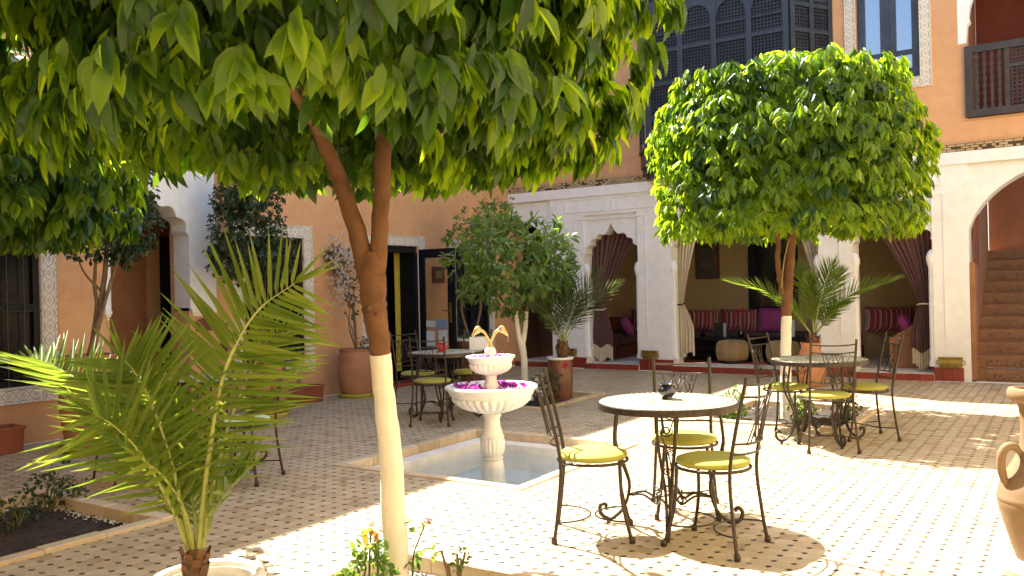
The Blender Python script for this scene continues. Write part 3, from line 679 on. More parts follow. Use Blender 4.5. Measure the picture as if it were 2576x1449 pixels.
# raised wall field round each arch with the panel mouldings standing on it
for (xa, xb, cc, zt) in ((A1[0], A1[1], c1, 2.70), (A3[0], A3[1], c3, 2.70)):
    ar.box((xa - .0, BYW - .04, zt), (xb + .0, BYW - .0005, ZF - .002))
ar.box((A2[0], BYW - .04, 2.95), (A2[1], BYW - .0005, ZF - .002))
ar.box((-8.799, BYW - .07, 3.03), (1.2, BYW - .0405, ZF - .001))
arc = ar.build('arcade', m_white, back, world=True)
mo = MB()
def mould(x0, x1, z0, z1, t=.022, out=.014, y=BYW - .0405):
    for a_, b_, c_, d_ in ((x0, x1, z0, z0 + t), (x0, x1, z1 - t, z1), (x0, x0 + t, z0 + t, z1 - t), (x1 - t, x1, z0 + t, z1 - t)): mo.box((a_, y - out, c_), (b_, y, d_), .003)
mould(-7.60, -6.78, 2.76, 3.00); mould(-6.66, -5.78, 2.76, 3.00); mould(-5.5, -4.5, 2.78, 3.00); mould(-4.3, -3.3, 2.78, 3.0); mould(-3.1, -2.28, 2.76, 3.0); mould(-2.16, -1.52, 2.76, 3.0)
for x0, x1 in ((-7.42, -6.04), (-2.92, -1.50)):
    mo.box((x0, BYW - .052, 2.62), (x1, BYW - .0406, 2.64), .003); mo.box((x0, BYW - .052, .6), (x0 + .015, BYW - .0406, 2.62)); mo.box((x1 - .015, BYW - .052, .6), (x1, BYW - .0406, 2.62))
mo.build('panel_moulding', m_white, arc, world=True)
# engaged jamb columns
for xj, s in ((A1[0], 1), (A1[1], -1), (A2[0], 1), (A2[1], -1), (A3[0], 1), (A3[1], -1)):
    j = MB().lathe([(.06, .20), (.06, .26), (.045, .29), (.042, 1.60), (.055, 1.64), (.07, 1.70), (.07, 1.76), (.05, 1.82), (.01, 1.86)], 14, (xj + s * .02, BYW + .02, 0))
    auto_smooth(j.build('jamb_column', m_white, arc, world=True))
# red tiled plinths and step edge
def tiles_run(name, xa, xb, y, z0, z1, parent, mat, ln, axis='x', d=.012):
    n = max(1, round((xb - xa) / ln)); s = (xb - xa) / n
    me = MB().box((-s / 2 + .002, -d, 0), (s / 2 - .002, 0, z1 - z0), .0015).mesh(name, mat); o = origin(parent)
    for i in range(n): link(name, me, parent, Vector((xa + (i + .5) * s, y, z0)) - o)
for xa, xb in ((-7.92, A1[0]), (A1[1], A2[0]), (A2[1], A3[0]), (A3[1], A4[0] - .1)): tiles_run('plinth_tile', xa - .01, xb + .01, BYW - .041, 0.002, .19, back, m_redtile, .15, d=.02)
for xa, xb in ((-8.70, -7.93), (A1[0], A1[1]), (A2[0], A2[1]), (A3[0], A3[1])):
    tiles_run('step_tile', xa, xb, BYW - .10, 0.0, .095, back, m_redtile, .19, d=.02)
    MB().box((xa, BYW - .099, 0), (xb, BYW + TH, .094)).build('threshold', m_caststone, back, world=True)
# interior behind the arcade
i_ = MB(); i_.box((-7.9, BYW + TH, 0), (-1.40, 16.4, .10)); i_.build('room_floor', m_caststone, back, world=True)
i_ = MB(); i_.box((-7.95, 15.8, .1), (-1.40, 15.9, 3.1)); i_.box((-7.95, BYW + TH, .1), (-7.9, 15.8, 3.1)); i_.box((-1.5, BYW + TH, .1), (-1.40, 15.8, 3.1)); i_.build('room_wall', m_tanwall, back, world=True)
MB().box((-7.95, BYW + TH, 3.1), (-1.40, 15.9, 3.15)).build('room_ceiling', m_tanwall, back, world=True)
i_ = MB(); i_.box((-9.3, 15.2, 0), (-7.96, 15.25, 3.0)); i_.box((-9.36, BYW + TH, 0), (-9.3, 15.25, 3.0)); i_.box((-9.36, BYW + TH, 3.0), (-7.96, 15.25, 3.05)); i_.box((-9.36, BYW + TH - .02, 0), (-9.14, BYW + TH + .02, 3.0)); i_.build('passage', M_plaster('shaded_brown_plaster', (0.15, 0.07, 0.04), (0.17, 0.08, 0.045), (0.12, 0.055, 0.03)), back, world=True)  # copy of the brown plaster, darkened in its colour to stand for shade
MB().box((-8.62, 15.16, 0), (-7.98, 15.199, 2.2)).build('passage_dark_sheet', m_void, back, world=True)  # near-black sheet stands in for the darkness at the passage back
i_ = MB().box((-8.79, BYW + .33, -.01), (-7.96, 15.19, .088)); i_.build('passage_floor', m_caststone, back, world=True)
# upper storey
up = MB(); T2 = .40
up.box((-8.799, BYW, 3.31), (-2.62, BYW + T2, H_BACK)); up.box((-2.62, BYW, 3.31), (-1.77, BYW + T2, 4.34)); up.box((-2.62, BYW, 6.0), (-1.77, BYW + T2, H_BACK))
up.box((-1.77, BYW, 3.31), (-1.18, BYW + T2, H_BACK)); up.box((-1.18, BYW, 3.31), (1.2, BYW + T2, 3.65)); up.box((-1.18, BYW, 6.0), (1.2, BYW + T2, H_BACK))
up.build('wall', m_salmon, back, world=True)
MB().box((-2.97, BYW - .012, 3.31), (1.2, BYW - .0005, 3.62), .004).build('plaster_band', m_salmon, back, world=True)
fr = MB().box((-8.799, BYW - .05, ZF + .0005), (1.2, BYW + .3, 3.309)); frz = fr.build('frieze', m_friezegap, back, world=True)
bl = .115; meb = MB().box((-bl / 2 + .006, -.016, -.014), (bl / 2 - .006, 0, .014), .004).mesh('frieze_brick', m_frieze); o = origin(frz)
meb2 = MB().box((-bl / 4 + .005, -.016, -.014), (bl / 4 - .005, 0, .014), .004).mesh('frieze_half_brick', m_frieze)
cnt = 0; rows = (3.221, 3.2545, 3.288); many = MB()
xs_ = [-.35 - bl * i for i in range(74)]
for ri, z in enumerate(rows):
    for x in xs_:
        xx = x + (bl / 2 if ri == 1 else 0)
        if rnd.random() < .06: continue
        if cnt < 300: link('frieze_brick', meb if rnd.random() < .8 else meb2, frz, Vector((xx, BYW - .051, z)) - o, (0, rnd.uniform(-.03, .03), 0)); cnt += 1
    # order the rows so that the nearest bricks are the separate ones
# carved upper window
win = tag(MB().box((-2.62, BYW + .20, 4.34), (-1.77, BYW + .24, 6.0)).build('window', m_navy, back, world=True), label='tall upper window with navy frame reflecting blue sky')
carved_frame(win, B3, -2.62, -1.77, 4.34, 6.0, .16)
s_ = MB(); 
for b0, b1 in ((-2.615, -2.197), (-2.193, -1.775)):
    t = .105; s_.box((b0, BYW + .10, 4.345), (b0 + t, BYW + .17, 5.995), .004); s_.box((b1 - t, BYW + .10, 4.345), (b1, BYW + .17, 5.995), .004)
    for q0, q1 in ((4.345, 4.50), (4.70, 4.77), (5.80, 5.995)): s_.box((b0 + t, BYW + .11, q0), (b1 - t, BYW + .165, q1))
s_.box((-2.215, BYW + .085, 4.345), (-2.175, BYW + .0995, 5.995), .004)
s_.build('window_sash', m_navy, win, world=True)
for b0, b1 in ((-2.51, -2.302), (-2.088, -1.88)):
    for q0, q1 in ((4.50, 4.70), (4.77, 5.80)): MB().box((b0, BYW + .13, q0), (b1, BYW + .135, q1)).build('pane', m_darkglass, win, world=True)

# turned wood lattice used by the bay and the balcony
def lattice_grid(mb, P, U, N, w, z0, z1, sp, top=None, bead=.017, bar=.008):
    P, U, N = Vector(P), Vector(U).normalized(), Vector(N).normalized(); Z = Vector((0, 0, 1))
    nx = max(2, round(w / sp)); nz = max(2, round((z1 - z0) / sp)); sx, sz = w / nx, (z1 - z0) / nz
    hi = (lambda u: top(u)) if top else (lambda u: z1)
    for i in range(nx):
        u = (i + .5) * sx; h = hi(u)
        mb.obox(P + U * u + Z * ((z0 + h) / 2), U * bar, N * bar, Z * ((h - z0) / 2))
        for j in range(nz):
            z = z0 + (j + .5) * sz
            if z > h: continue
            c = P + U * u + Z * z + N * .001; b = bead
            mb.add([c + U * b, c + Z * b, c - U * b, c - Z * b, c + N * b, c - N * b], [(0, 1, 4), (1, 2, 4), (2, 3, 4), (3, 0, 4), (1, 0, 5), (2, 1, 5), (3, 2, 5), (0, 3, 5)])
    for j in range(nz):
        z = z0 + (j + .5) * sz
        us = [(i + .5) * sx for i in range(nx) if hi((i + .5) * sx) >= z]
        if us: mb.obox(P + U * ((us[0] + us[-1]) / 2) + Z * z, U * ((us[-1] - us[0]) / 2 + sx / 2), N * bar * .9, Z * bar)
bay = tag(MB().prism([(-6.08, BYW - .001), (-5.62, 12.82), (-3.42, 12.82), (-2.99, BYW - .001)], lambda u, v, w_: (u, v, 3.72 + w_), 2.5).build('lattice_bay', m_void, back, world=True), label='slate painted lattice bay window projecting from the upper storey')
q = MB(); out = [(-6.10, BYW - .0), (-5.67, 12.75), (-3.40, 12.75), (-2.97, BYW - .0)]
def belt(z0, z1, e):
    cxm = -4.535; pts = [(x + (e if x > cxm else -e), y if y > 13.4 else y - e) for x, y in out]
    q.prism(pts, lambda u, v, w_: (u, v, z0 + w_), z1 - z0)
belt(3.20, 3.30, -.07); belt(3.302, 3.40, -.02); belt(3.402, 3.64, .02); belt(3.642, 3.72, .05); belt(6.22, 6.4, .05)
q.build('bay_base', m_baywood, bay, world=True)
def bay_side(p, qn, panels, arched):
    p, qn = Vector((*p, 0)), Vector((*qn, 0)); U = (qn - p).normalized(); W = (qn - p).length; N = Vector((U.y, -U.x, 0))
    if N.y > 0: N = -N
    st = .085; pw = (W - st) / panels; f = MB(); g = MB(); rails = [3.74, 3.82, 4.06, 4.14, 4.56, 4.66, 5.14, 5.24, 5.84, 5.95, 6.22]
    def R3(u0, u1, z0, z1, th=.03, oo=0.0): f.obox(p + U * ((u0 + u1) / 2) + N * oo + Vector((0, 0, (z0 + z1) / 2)), U * ((u1 - u0) / 2), N * th, Vector((0, 0, (z1 - z0) / 2)))
    for k in range(panels + 1): R3(k * pw, k * pw + st, 3.721, 6.22, .034)
    for k in range(panels):
        a_, b_ = k * pw + st, (k + 1) * pw; w = b_ - a_
        for z0, z1 in ((3.721, 3.80), (4.06, 4.15), (4.60, 4.67), (5.12, 5.18), (5.86, 5.95), (6.18, 6.22)): R3(a_, b_, z0, z1)
        P = p + U * a_ + N * -.004
        # turned balusters in the lowest row
        for i in range(8):
            c = P + U * ((i + .5) * w / 8)
            for zz, r_ in ((3.84, .013), (3.89, .022), (3.93, .012), (3.97, .022), (4.02, .013)): f.obox(c + Vector((0, 0, zz)), U * r_, N * r_, Vector((0, 0, .022)))
        lattice_grid(g, P, U, N, w, 4.15, 4.60, .05); lattice_grid(g, P, U, N, w, 4.67, 5.12, .05); lattice_grid(g, P, U, N, w, 5.95, 6.18, .05)
        if arched:
            r0 = w / 2 - .012; top = lambda u, r0=r0, w=w: 5.18 + .36 + math.sqrt(max(0, r0 * r0 - (u - w / 2) ** 2))
            lattice_grid(g, P, U, N, w, 5.18, 5.84, .05, top)
            R3(a_, b_, 5.405, 5.43, .02)
            curve = [(0, 5.54)] + [(w / 2 - r0 * math.cos(math.pi * i / 16), 5.54 + r0 * math.sin(math.pi * i / 16)) for i in range(17)] + [(w, 5.54)]
            header(f, curve, 5.858, lambda u, v, w_, P=P: tuple(P + U * u + N * (.029 - w_) + Vector((0, 0, v))), .05, .03)
        else:
            lattice_grid(g, P, U, N, w, 5.18, 5.50, .05)
            R3(a_, b_, 5.50, 5.56)
            for i in range(6):
                c = P + U * ((i + .5) * w / 6)
                for zz, r_ in ((5.58, .012), (5.63, .022), (5.68, .012), (5.72, .022), (5.77, .012), (5.82, .02)): f.obox(c + Vector((0, 0, zz)), U * r_, N * r_, Vector((0, 0, .026)))
    f.build('bay_frame', m_baywood, bay, world=True); g.build('lattice_panel', m_baywood, bay, world=True, kind='stuff')
bay_side(out[1], out[2], 4, True); bay_side(out[2], out[3], 2, False); bay_side(out[1], out[0], 2, False)
# balcony at the right
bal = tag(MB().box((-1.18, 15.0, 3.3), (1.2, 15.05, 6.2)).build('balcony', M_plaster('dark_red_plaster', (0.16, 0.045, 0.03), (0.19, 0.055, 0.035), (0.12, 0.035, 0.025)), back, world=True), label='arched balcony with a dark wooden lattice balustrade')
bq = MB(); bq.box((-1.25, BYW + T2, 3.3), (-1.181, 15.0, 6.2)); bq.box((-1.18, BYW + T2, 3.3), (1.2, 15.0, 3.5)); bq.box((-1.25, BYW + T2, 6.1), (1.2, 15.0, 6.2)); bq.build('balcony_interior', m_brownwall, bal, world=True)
ca = [(-1.18, 4.70), (-1.16, 4.95), (-1.12, 5.0)] + [(-.02 + 1.12 * math.cos(a_), 5.05 + .9 * math.sin(a_)) for a_ in [math.pi - math.pi * i / 20 for i in range(21)]] + [(1.12, 4.7)]
hb = MB(); header(hb, ca, 6.0, lambda u, v, w_: (u, BYW - .004 + w_, v), .16); hb.build('arch_trim', m_white, bal, world=True)
f = MB(); g = MB(); yb = BYW - .03
f.box((-1.20, yb - .03, 3.66), (1.2, yb + .04, 3.76)); f.box((-1.20, yb - .03, 4.54), (1.2, yb + .04, 4.64)); f.box((-1.20, yb - .03, 3.76), (-1.10, yb + .04, 4.54)); f.box((-.72, yb - .02, 3.76), (-.66, yb + .03, 4.54)); f.box((-.66, yb - .02, 4.28), (1.2, yb + .03, 4.33))
for i in range(4):
    c = Vector((-1.05 + i * .09, yb, 0))
    for k in range(16): f.obox(c + Vector((0, 0, 3.78 + k * .049)), (.014 if k % 2 else .022, 0, 0), (0, .016, 0), (0, 0, .024))
lattice_grid(g, (-.66, yb, 0), (1, 0, 0), (0, -1, 0), 1.7, 3.78, 4.28, .055); lattice_grid(g, (-.66, yb, 0), (1, 0, 0), (0, -1, 0), 1.7, 4.33, 4.54, .05)
f.build('balustrade_frame', m_screenwood, bal, world=True); g.build('lattice_panel', m_screenwood, bal, world=True, kind='stuff')
# staircase under the big arch
sr = tag(MB().box((-1.36, BYW + TH, 0), (-1.18, 16.5, 4.0)).build('staircase', m_brownwall, back, world=True), label='brown tiled staircase rising behind the rounded arch')
for k in range(11):
    y0 = BYW + .06 + k * .28; z0 = k * .172
    MB().box((-1.179, y0 + .02, z0 - .0), (1.2, y0 + .30, z0 + .17)).build('step', m_stair, sr, world=True)
    MB().box((-1.04, y0 + .008, z0 + .03), (1.2, y0 + .0195, z0 + .115)).build('riser_tile', m_riser, sr, world=True)
MB().box((-1.18, BYW + .06 + 11 * .28, 0), (1.2, BYW + 3.5, 4.0)).build('stair_wall', m_brownwall, sr, world=True)
n = MB(); n.box((-1.30, BYW - .035, .19), (-1.20, BYW + .3, 1.50), .02); n.box((-1.22, BYW - .02, 0.0), (-1.13, BYW + .36, 1.66), .025); n.build('newel', m_oakwood, sr, world=True)
n = MB().obox((-1.13, BYW + .30, 2.05), (.025, 0, 0), (0, .05, 0), (0, .09, .42)); n.build('handrail', m_redwood, sr, world=True)
MB().lathe([(.02, 0), (.14, .02), (.16, .08), (.02, .12)], 12, (-.42, 14.6, 2.72)).build('hanging_lamp', m_black, sr, world=True)

# unseen sides of the courtyard: sunlit salmon walls behind and to the right of the camera
side = thing('courtyard_wall', (1.2, 0, 0), 'sand coloured wall closing the courtyard on the right', 'building', 'wings of the courtyard house')
MB().box((1.2, -1.6, -.01), (1.6, 13.9, 6.2)).build('wall', m_sidewall, side, world=True)
rear = thing('courtyard_wall', (0, -1.6, 0), 'sand coloured wall closing the courtyard behind the viewer', 'building', 'wings of the courtyard house')
MB().box((-9.2, -2.0, -.01), (1.6, -1.6, 6.2)).build('wall', m_sidewall, rear, world=True)

# brass troughs on the column bases
def trough(x0, x1, z0, z1, lab):
    t = thing('brass_planter', ((x0 + x1) / 2, BYW - .043, z0), lab, 'planter', 'brass wall troughs along the arcade')
    w = (x1 - x0) / 2; h = z1 - z0; mb = MB()
    o4 = [(-w, -.10), (w, -.10), (w, 0), (-w, 0)]; vs = [(x, y, 0) for x, y in [(-w * .94, -.075), (w * .94, -.075), (w * .94, 0), (-w * .94, 0)]] + [(x, y, h) for x, y in o4]
    i4 = [(x * .93, y * .93 - .003, h) for x, y in o4]; b4 = [(x * .93, y * .93 - .003, h * .4) for x, y in o4]
    vs += i4 + b4
    mb.add(vs, [(3, 2, 1, 0)] + [(k * 4 + i, k * 4 + (i + 1) % 4, k * 4 + 4 + (i + 1) % 4, k * 4 + 4 + i) for k in range(3) for i in range(4)] + [(12, 13, 14, 15)])
    mb.build('trough_body', m_brass, t)
    r_ = MB().box((-w - .008, -.108, h), (w + .008, -.096, h + .012), .003); r_.build('trough_rim', m_brass, t)
    hd_ = MB()
    for s in (-1, 1): hd_.tube([(s * (w + .0), -.06, h * .75), (s * (w + .03), -.06, h * .65), (s * (w + .03), -.06, h * .4), (s * w, -.06, h * .3)], .006, 6)
    hd_.build('trough_handle', m_brass, t)
    return t
trough(-6.13, -5.86, .20, .335, 'brass trough on the column left of the striped lounge'); trough(-1.60, -1.30, .20, .335, 'brass trough on the column beside the staircase')
trough(-3.20, -2.94, .22, .35, 'brass trough on the column behind the right palm'); trough(-7.66, -7.42, .22, .34, 'brass trough behind the glazed palm pot')
# ------------------------------------------------------------------ lounge behind the arches
def pillow_mesh(w, h, d, mat, n=8):
    mb = MB(); vs = []; 
    for s in (1, -1):
        for j in range(n + 1):
            for i in range(n + 1):
                u, v = i / n * 2 - 1, j / n * 2 - 1
                th = max(0.0, (1 - u ** 4) * (1 - v ** 4)) ** .6
                pin = 1 - .06 * (abs(u * v)) * 0 - .05 * (1 - abs(v)) * (abs(u) ** 3)
                vs.append((u * w / 2 * (1 - .06 * (1 - v * v) * abs(u)), s * d / 2 * th, v * h / 2 * (1 - .06 * (1 - u * u) * abs(v))))
    m_ = (n + 1) ** 2
    fs = []
    for j in range(n):
        for i in range(n):
            a_ = j * (n + 1) + i; fs.append((a_ + m_, a_ + 1 + m_, a_ + n + 2 + m_, a_ + n + 1 + m_)); fs.append((a_, a_ + n + 1, a_ + n + 2, a_ + 1))
    mb.add(vs, fs); return mb.mesh('cushion', mat, True)
def cushion(loc, w, h, d, rz, tilt, mat, lab, group=None, roll=0.0):
    o = link('cushion', pillow_mesh(w, h, d, mat), None, loc, (tilt, roll, rz)); return tag(o, lab, 'cushion', group)
def sofa(loc, rz, L, lab, endmat=m_redwood, ends=(True, True)):
    t = thing('sofa', loc, lab, 'sofa', 'low sofas round the lounge', rz)
    MB().box((-L / 2, -.40, 0.0), (L / 2, .40, .22)).build('base', endmat, t); auto_smooth(MB().box((-L / 2 + .02, -.40, .221), (L / 2 - .02, .38, .46), .05).build('seat', m_sofa, t))
    for s, e in ((-1, ends[0]), (1, ends[1])):
        if not e: continue
        x = s * (L / 2 + .025); poly = [(-.42, 0), (.42, 0), (.42, .74), (.05, .74), (-.42, .44)]
        MB().prism(poly, lambda u, v, w_: (x - .025 + w_, u, v), .05).build('end_panel', endmat, t)
        MB().box((x - .03, -.43, 0), (x + .03, .43, .05)).build('skirting', endmat, t)
    return t
FZ = .10
sofa((-4.75, 15.36, FZ), 0, 3.4, 'long dark sofa against the tan wall under the picture', m_sofa, (False, False))
sofa((-7.42, 14.65, FZ), math.pi / 2, 1.0, 'sofa with dark red wooden end panel inside the left scalloped arch', m_redwood)
s3 = sofa((-1.95, 14.75, FZ), -math.pi / 2, 1.2, 'sofa with orange brown wooden end panel inside the right arch', m_oakwood)
G = 'striped cushions on the lounge sofas'
zc = FZ + .46 + .19
for x, w, lab in ((-5.92, .66, 'striped red and cream cushion directly below the framed picture'), (-5.20, .70, 'striped red and cream cushion behind the flower vase')):
    cushion((x, 15.60, zc), w, .42, .20, 0, -.18, m_stripe, lab, G)
cushion((-6.55, 15.58, zc - .06), .40, .34, .18, 0, -.2, m_redcloth, 'plain red cushion at the left end of the long sofa')
cushion((-4.58, 15.60, zc + .01), .52, .46, .20, 0, -.18, m_magenta, 'plain magenta cushion beside the black screen on the long sofa')
for x, y, rz_, w, lab in ((-7.05, 15.55, .1, .62, 'striped cushion leaning in the corner inside the left scalloped arch'), (-6.9 + .42, 15.72, 0, .3, 'narrow striped cushion half behind the arch column'),
                       (-2.62, 15.60, 0, .80, 'dim striped cushion inside the right arch')):
    cushion((x, y, zc + .02), w, .44, .20, rz_, -.18, m_stripe, lab, G)
cushion((-6.98, 14.55, FZ + .60), .56, .40, .18, math.pi / 2 + .5, -.5, m_magenta, 'magenta cushion on the dark red wooden sofa inside the left arch')
cushion((-2.18, 14.45, FZ + .62), .58, .40, .18, -math.pi / 2 + .25, .42, m_magenta, 'bright pink cushion on the brown wooden sofa inside the right arch')
cushion((-1.9, 15.1, FZ + .62), .5, .38, .18, -math.pi / 2, .3, m_redcloth, 'dark pink cushion in shadow inside the right arch')
# low black table with its things
t = thing('low_table', (-5.25, 14.55, FZ), 'low black lounge table in front of the striped cushions', 'table')
MB().box((-.80, -.32, .36), (.80, .32, .41), .006).build('tabletop', m_black, t)
for sx in (-1, 1):
    for sy in (-1, 1): MB().box((sx * .74 - .03, sy * .27 - .03, 0), (sx * .74 + .03, sy * .27 + .03, .359)).build('leg', m_black, t)
MB().box((-.70, -.25, .10), (.70, .25, .13)).build('shelf', m_black, t)
zt = FZ + .411
mn = thing('menu_stand', (-5.12, 14.45, zt), 'black menu folder standing open on the low table', 'menu')
MB().obox((-.06, 0, .125), (.075, .02, 0), (0, .006, 0), (0, 0, .125)).build('cover', m_black, mn); MB().obox((.05, .0, .125), (.035, -.03, 0), (0, .004, 0), (0, 0, .12)).build('page', m_paper, mn)
mn2 = thing('menu_stand', (-4.02, 14.6, zt), 'white menu card in black folder seen right of the whitewashed trunk', 'menu')
MB().obox((0, 0, .15), (.10, .02, 0), (0, .006, 0), (0, 0, .14)).build('page', m_paper, mn2); MB().obox((-.11, 0, .15), (.012, .03, 0), (0, .006, 0), (0, 0, .15)).build('cover', m_straw, mn2)
MB().box((-.35, -.2, -.411), (.4, .2, -.002)).build('low_table_end', m_black, None) if False else None
lt2 = thing('side_table', (-3.95, 14.6, FZ), 'small black table under the white menu card', 'table')
MB().box((-.35, -.3, .36), (.35, .3, .41), .006).build('tabletop', m_black, lt2); MB().box((-.3, -.25, 0), (.3, .25, .359)).build('base', m_black, lt2)
v = thing('flower_vase', (-4.80, 14.5, zt), 'patterned glass vase with a pink flower on the low table', 'vase')
auto_smooth(MB().lathe([(.03, 0), (.055, .03), (.06, .08), (.03, .15), (.038, .20), (.035, .20)], 16).build('vase', m_chrome, v)); MB().tube([(0, 0, .15), (.01, 0, .40)], .005, 5).build('stem', m_twig, v)
fl = MB()
for k in range(14):
    a_ = k * 2.4; e = Vector((math.cos(a_), math.sin(a_), .3 + .5 * (k % 3))); fl.obox(Vector((.01, 0, .42)) + e * .028, e * .03, Vector((-e.y, e.x, 0)) * .026, Vector((0, 0, .004)))
fl.build('flower', m_redpetal, v)
sb = tag(auto_smooth(MB().lathe([(.03, 0), (.05, .015), (.055, .04), (.03, .06), (.045, .07), (.015, .10), (.0, .105)], 16, (-5.48, 14.5, zt)).build('sugar_bowl', m_chrome, None)), 'small dark metal bowl with lid on the low table', 'bowl')
# picture and black screen
pt = thing('framed_picture', (-5.845, 15.79, 1.885), 'framed picture with dark painting hanging on the tan wall', 'picture')
mb = MB(); w, h, t_ = .235, .35, .03
for a_, b_, c_, d_ in ((-w, w, -h, -h + t_), (-w, w, h - t_, h), (-w, -w + t_, -h + t_, h - t_), (w - t_, w, -h + t_, h - t_)): mb.box((a_, -.03, c_), (b_, 0, d_), .004)
mb.build('frame', m_redwood, pt); MB().box((-w + t_, -.012, -h + t_), (w - t_, -.002, h - t_)).build('painting', m_painting, pt)
tv = thing('wall_mirror', (-4.60, 15.79, 1.60), 'tall black framed dark panel on the lounge wall behind the right tree', 'mirror')
mb = MB(); w, h, t_ = .45, .72, .12
for a_, b_, c_, d_ in ((-w, w, -h, -h + t_), (-w, w, h - t_, h), (-w, -w + t_, -h + t_, h - t_), (w - t_, w, -h + t_, h - t_)): mb.box((a_, -.05, c_), (b_, 0, d_), .004)
mb.build('frame', m_black, tv); MB().box((-w + t_, -.02, -h + t_), (w - t_, -.002, h - t_)).build('panel', m_screen, tv)
# wicker poufs
def pouf(loc, lab):
    t = thing('wicker_pouf', loc, lab, 'stool', 'round wicker poufs in the lounge')
    auto_smooth(MB().lathe([(.235, 0), (.235, .045)], 28).build('base', m_black, t))
    auto_smooth(MB().lathe([(.22, .046), (.25, .10), (.262, .22), (.25, .32), (.20, .365), (.0, .375)], 28, cap=False).build('body', m_wicker, t))
    n = 56
    me = MB().tube([(.238, 0, .05), (.258, 0, .12), (.269, 0, .22), (.257, 0, .32), (.215, 0, .365), (.12, 0, .382), (.03, 0, .386)], .0085, 5).mesh('cane', m_wicker, True)
    for k in range(n): link('cane', me, t, rot=(0, 0, 2 * math.pi * k / n))
pouf((-4.84, 14.15, FZ), 'round wicker pouf in front of the low black table'); pouf((-3.98, 14.12, FZ), 'round wicker pouf half hidden behind the right tree trunk')
tag(MB().box((-5.75, 13.98, FZ), (-3.2, 15.0, FZ + .015)).build('carpet', m_carpet, None), 'red carpet on the floor of the lounge', 'carpet')
# curtains
def curtain(name, lab, top0, top1, ztop, tie, ztie, bot0, bot1, zbot, y, mat, folds, tiew=.16, border=None, tiemat=m_cream, ydrop=0.0):
    t = thing(name, (tie, y, ztie), lab, 'curtain', 'tied back curtains in the arches')
    nu, nv = 90, 40; V = []
    for j in range(nv + 1):
        z = ztop + (zbot - ztop) * j / nv
        if z >= ztie:
            k = ((z - ztie) / (ztop - ztie)); s = k ** 1.25; x0 = tie - tiew / 2 + (top0 - tie + tiew / 2) * s; x1 = tie + tiew / 2 + (top1 - tie - tiew / 2) * s
        else:
            k = (ztie - z) / (ztie - zbot); s = min(1, k * 2.2) ** .7; x0 = tie - tiew / 2 + (bot0 - tie + tiew / 2) * s; x1 = tie + tiew / 2 + (bot1 - tie - tiew / 2) * s
        amp = .016 + .028 * abs(z - ztie) / (ztop - zbot) * 2
        hem = .0
        for i in range(nu + 1):
            u = i / nu; w_ = math.sin(u * folds * 2 * math.pi + .5 * math.sin(z * 3)) + .35 * math.sin(u * folds * 4.7 + z * 2.0)
            zz = z + (.05 * math.sin(u * 9 + 1) * (1 if z < ztie else 0) * ((ztie - z) / (ztie - zbot)) if z < ztie else 0)
            V.append((x0 + (x1 - x0) * u - tie, amp * w_, zz - ztie))
    cut = int(nv * (ztop - (zbot + (border or 0))) / (ztop - zbot))
    def part(nm, j0, j1, mt):
        mb = MB(); W = nu + 1; vs = V[j0 * W:(j1 + 1) * W]; J = j1 - j0
        mb.add(vs, [(j * W + i, j * W + i + 1, (j + 1) * W + i + 1, (j + 1) * W + i) for j in range(J) for i in range(nu)]); mb.build(nm, mt, t, True)
    part('drape', 0, cut if border else nv, mat)
    if border: part('hem_band', cut, nv, m_cream)
    mb = MB().tube([(-tiew * .62, .0, -.01), (-tiew * .4, -.06, 0), (0, -.075, .005), (tiew * .4, -.06, .0), (tiew * .62, 0, .03)], .011, 6)
    side = -1 if tie < (top0 + top1) / 2 else 1
    mb.tube([(side * tiew * .6, 0, 0), (side * (tiew * .6 + .06), -.01, .10)], .008, 5); mb.build('tieback', tiemat, t, True)
YC = BYW + .26
curtain('curtain', 'maroon curtain tied to the left inside the left scalloped arch', -7.30, -6.18, 2.62, -7.10, 1.02, -7.26, -6.86, .13, YC, m_maroon, 9, .20, .22)
curtain('curtain', 'cream curtain tied to the left in the wide middle arch', -5.66, -5.12, 2.75, -5.56, 1.10, -5.66, -5.34, .26, YC, m_cream, 6, .10, None, m_black)
curtain('curtain', 'pale curtain tied to the right of the wide middle arch behind the tree', -3.75, -3.18, 2.75, -3.26, 1.15, -3.40, -3.18, .26, YC, m_cream, 6, .10, None, m_cream)
curtain('curtain', 'maroon curtain tied to the right inside the right arch', -2.66, -1.62, 2.56, -1.80, 1.08, -2.0, -1.66, .16, YC, m_maroon, 9, .18, .24)
# ------------------------------------------------------------------ fountain
FC = Vector((-4.30, 6.20, 0))
fo = thing('fountain', (FC.x, FC.y, -.30), 'two tiered white marble fountain with fluted bowls and gilt spouts', 'fountain')
def lathe_part(name, prof, n, mat, parent, fl=None, cap=True, ang=50):
    o = MB().lathe([(r, z + .30) for r, z in prof], n, flute=fl, cap=cap).build(name, mat, parent); return auto_smooth(o, ang)
def gad(i0, i1, lobes, a):
    def f(i, an):
        if not (i0 <= i <= i1): return 1.0
        w = math.sin(math.pi * (i - i0 + .5) / (i1 - i0 + 1)) ** .6
        return 1 - a * w * (1 - abs(math.sin(an * lobes / 2)) ** .65)
    return f
def smooth_prof(pts, n):
    return [(max(0.0, p.x), p.y) for p in catmull([(r, z, 0) for r, z in pts], n)]
lathe_part('pedestal_base', [(.115, -.30), (.10, -.12), (.092, -.08), (.086, -.052)], 40, m_marble, fo, gad(0, 2, 10, .05))
lathe_part('collar', [(.080, -.052), (.093, -.045), (.094, -.032), (.083, -.024)], 40, m_marble, fo)
pr = smooth_prof([(.078, -.024), (.100, .01), (.109, .06), (.108, .12), (.100, .141)], 12); lathe_part('fluted_drum', pr, 96, m_marble, fo, gad(1, 11, 18, .10))
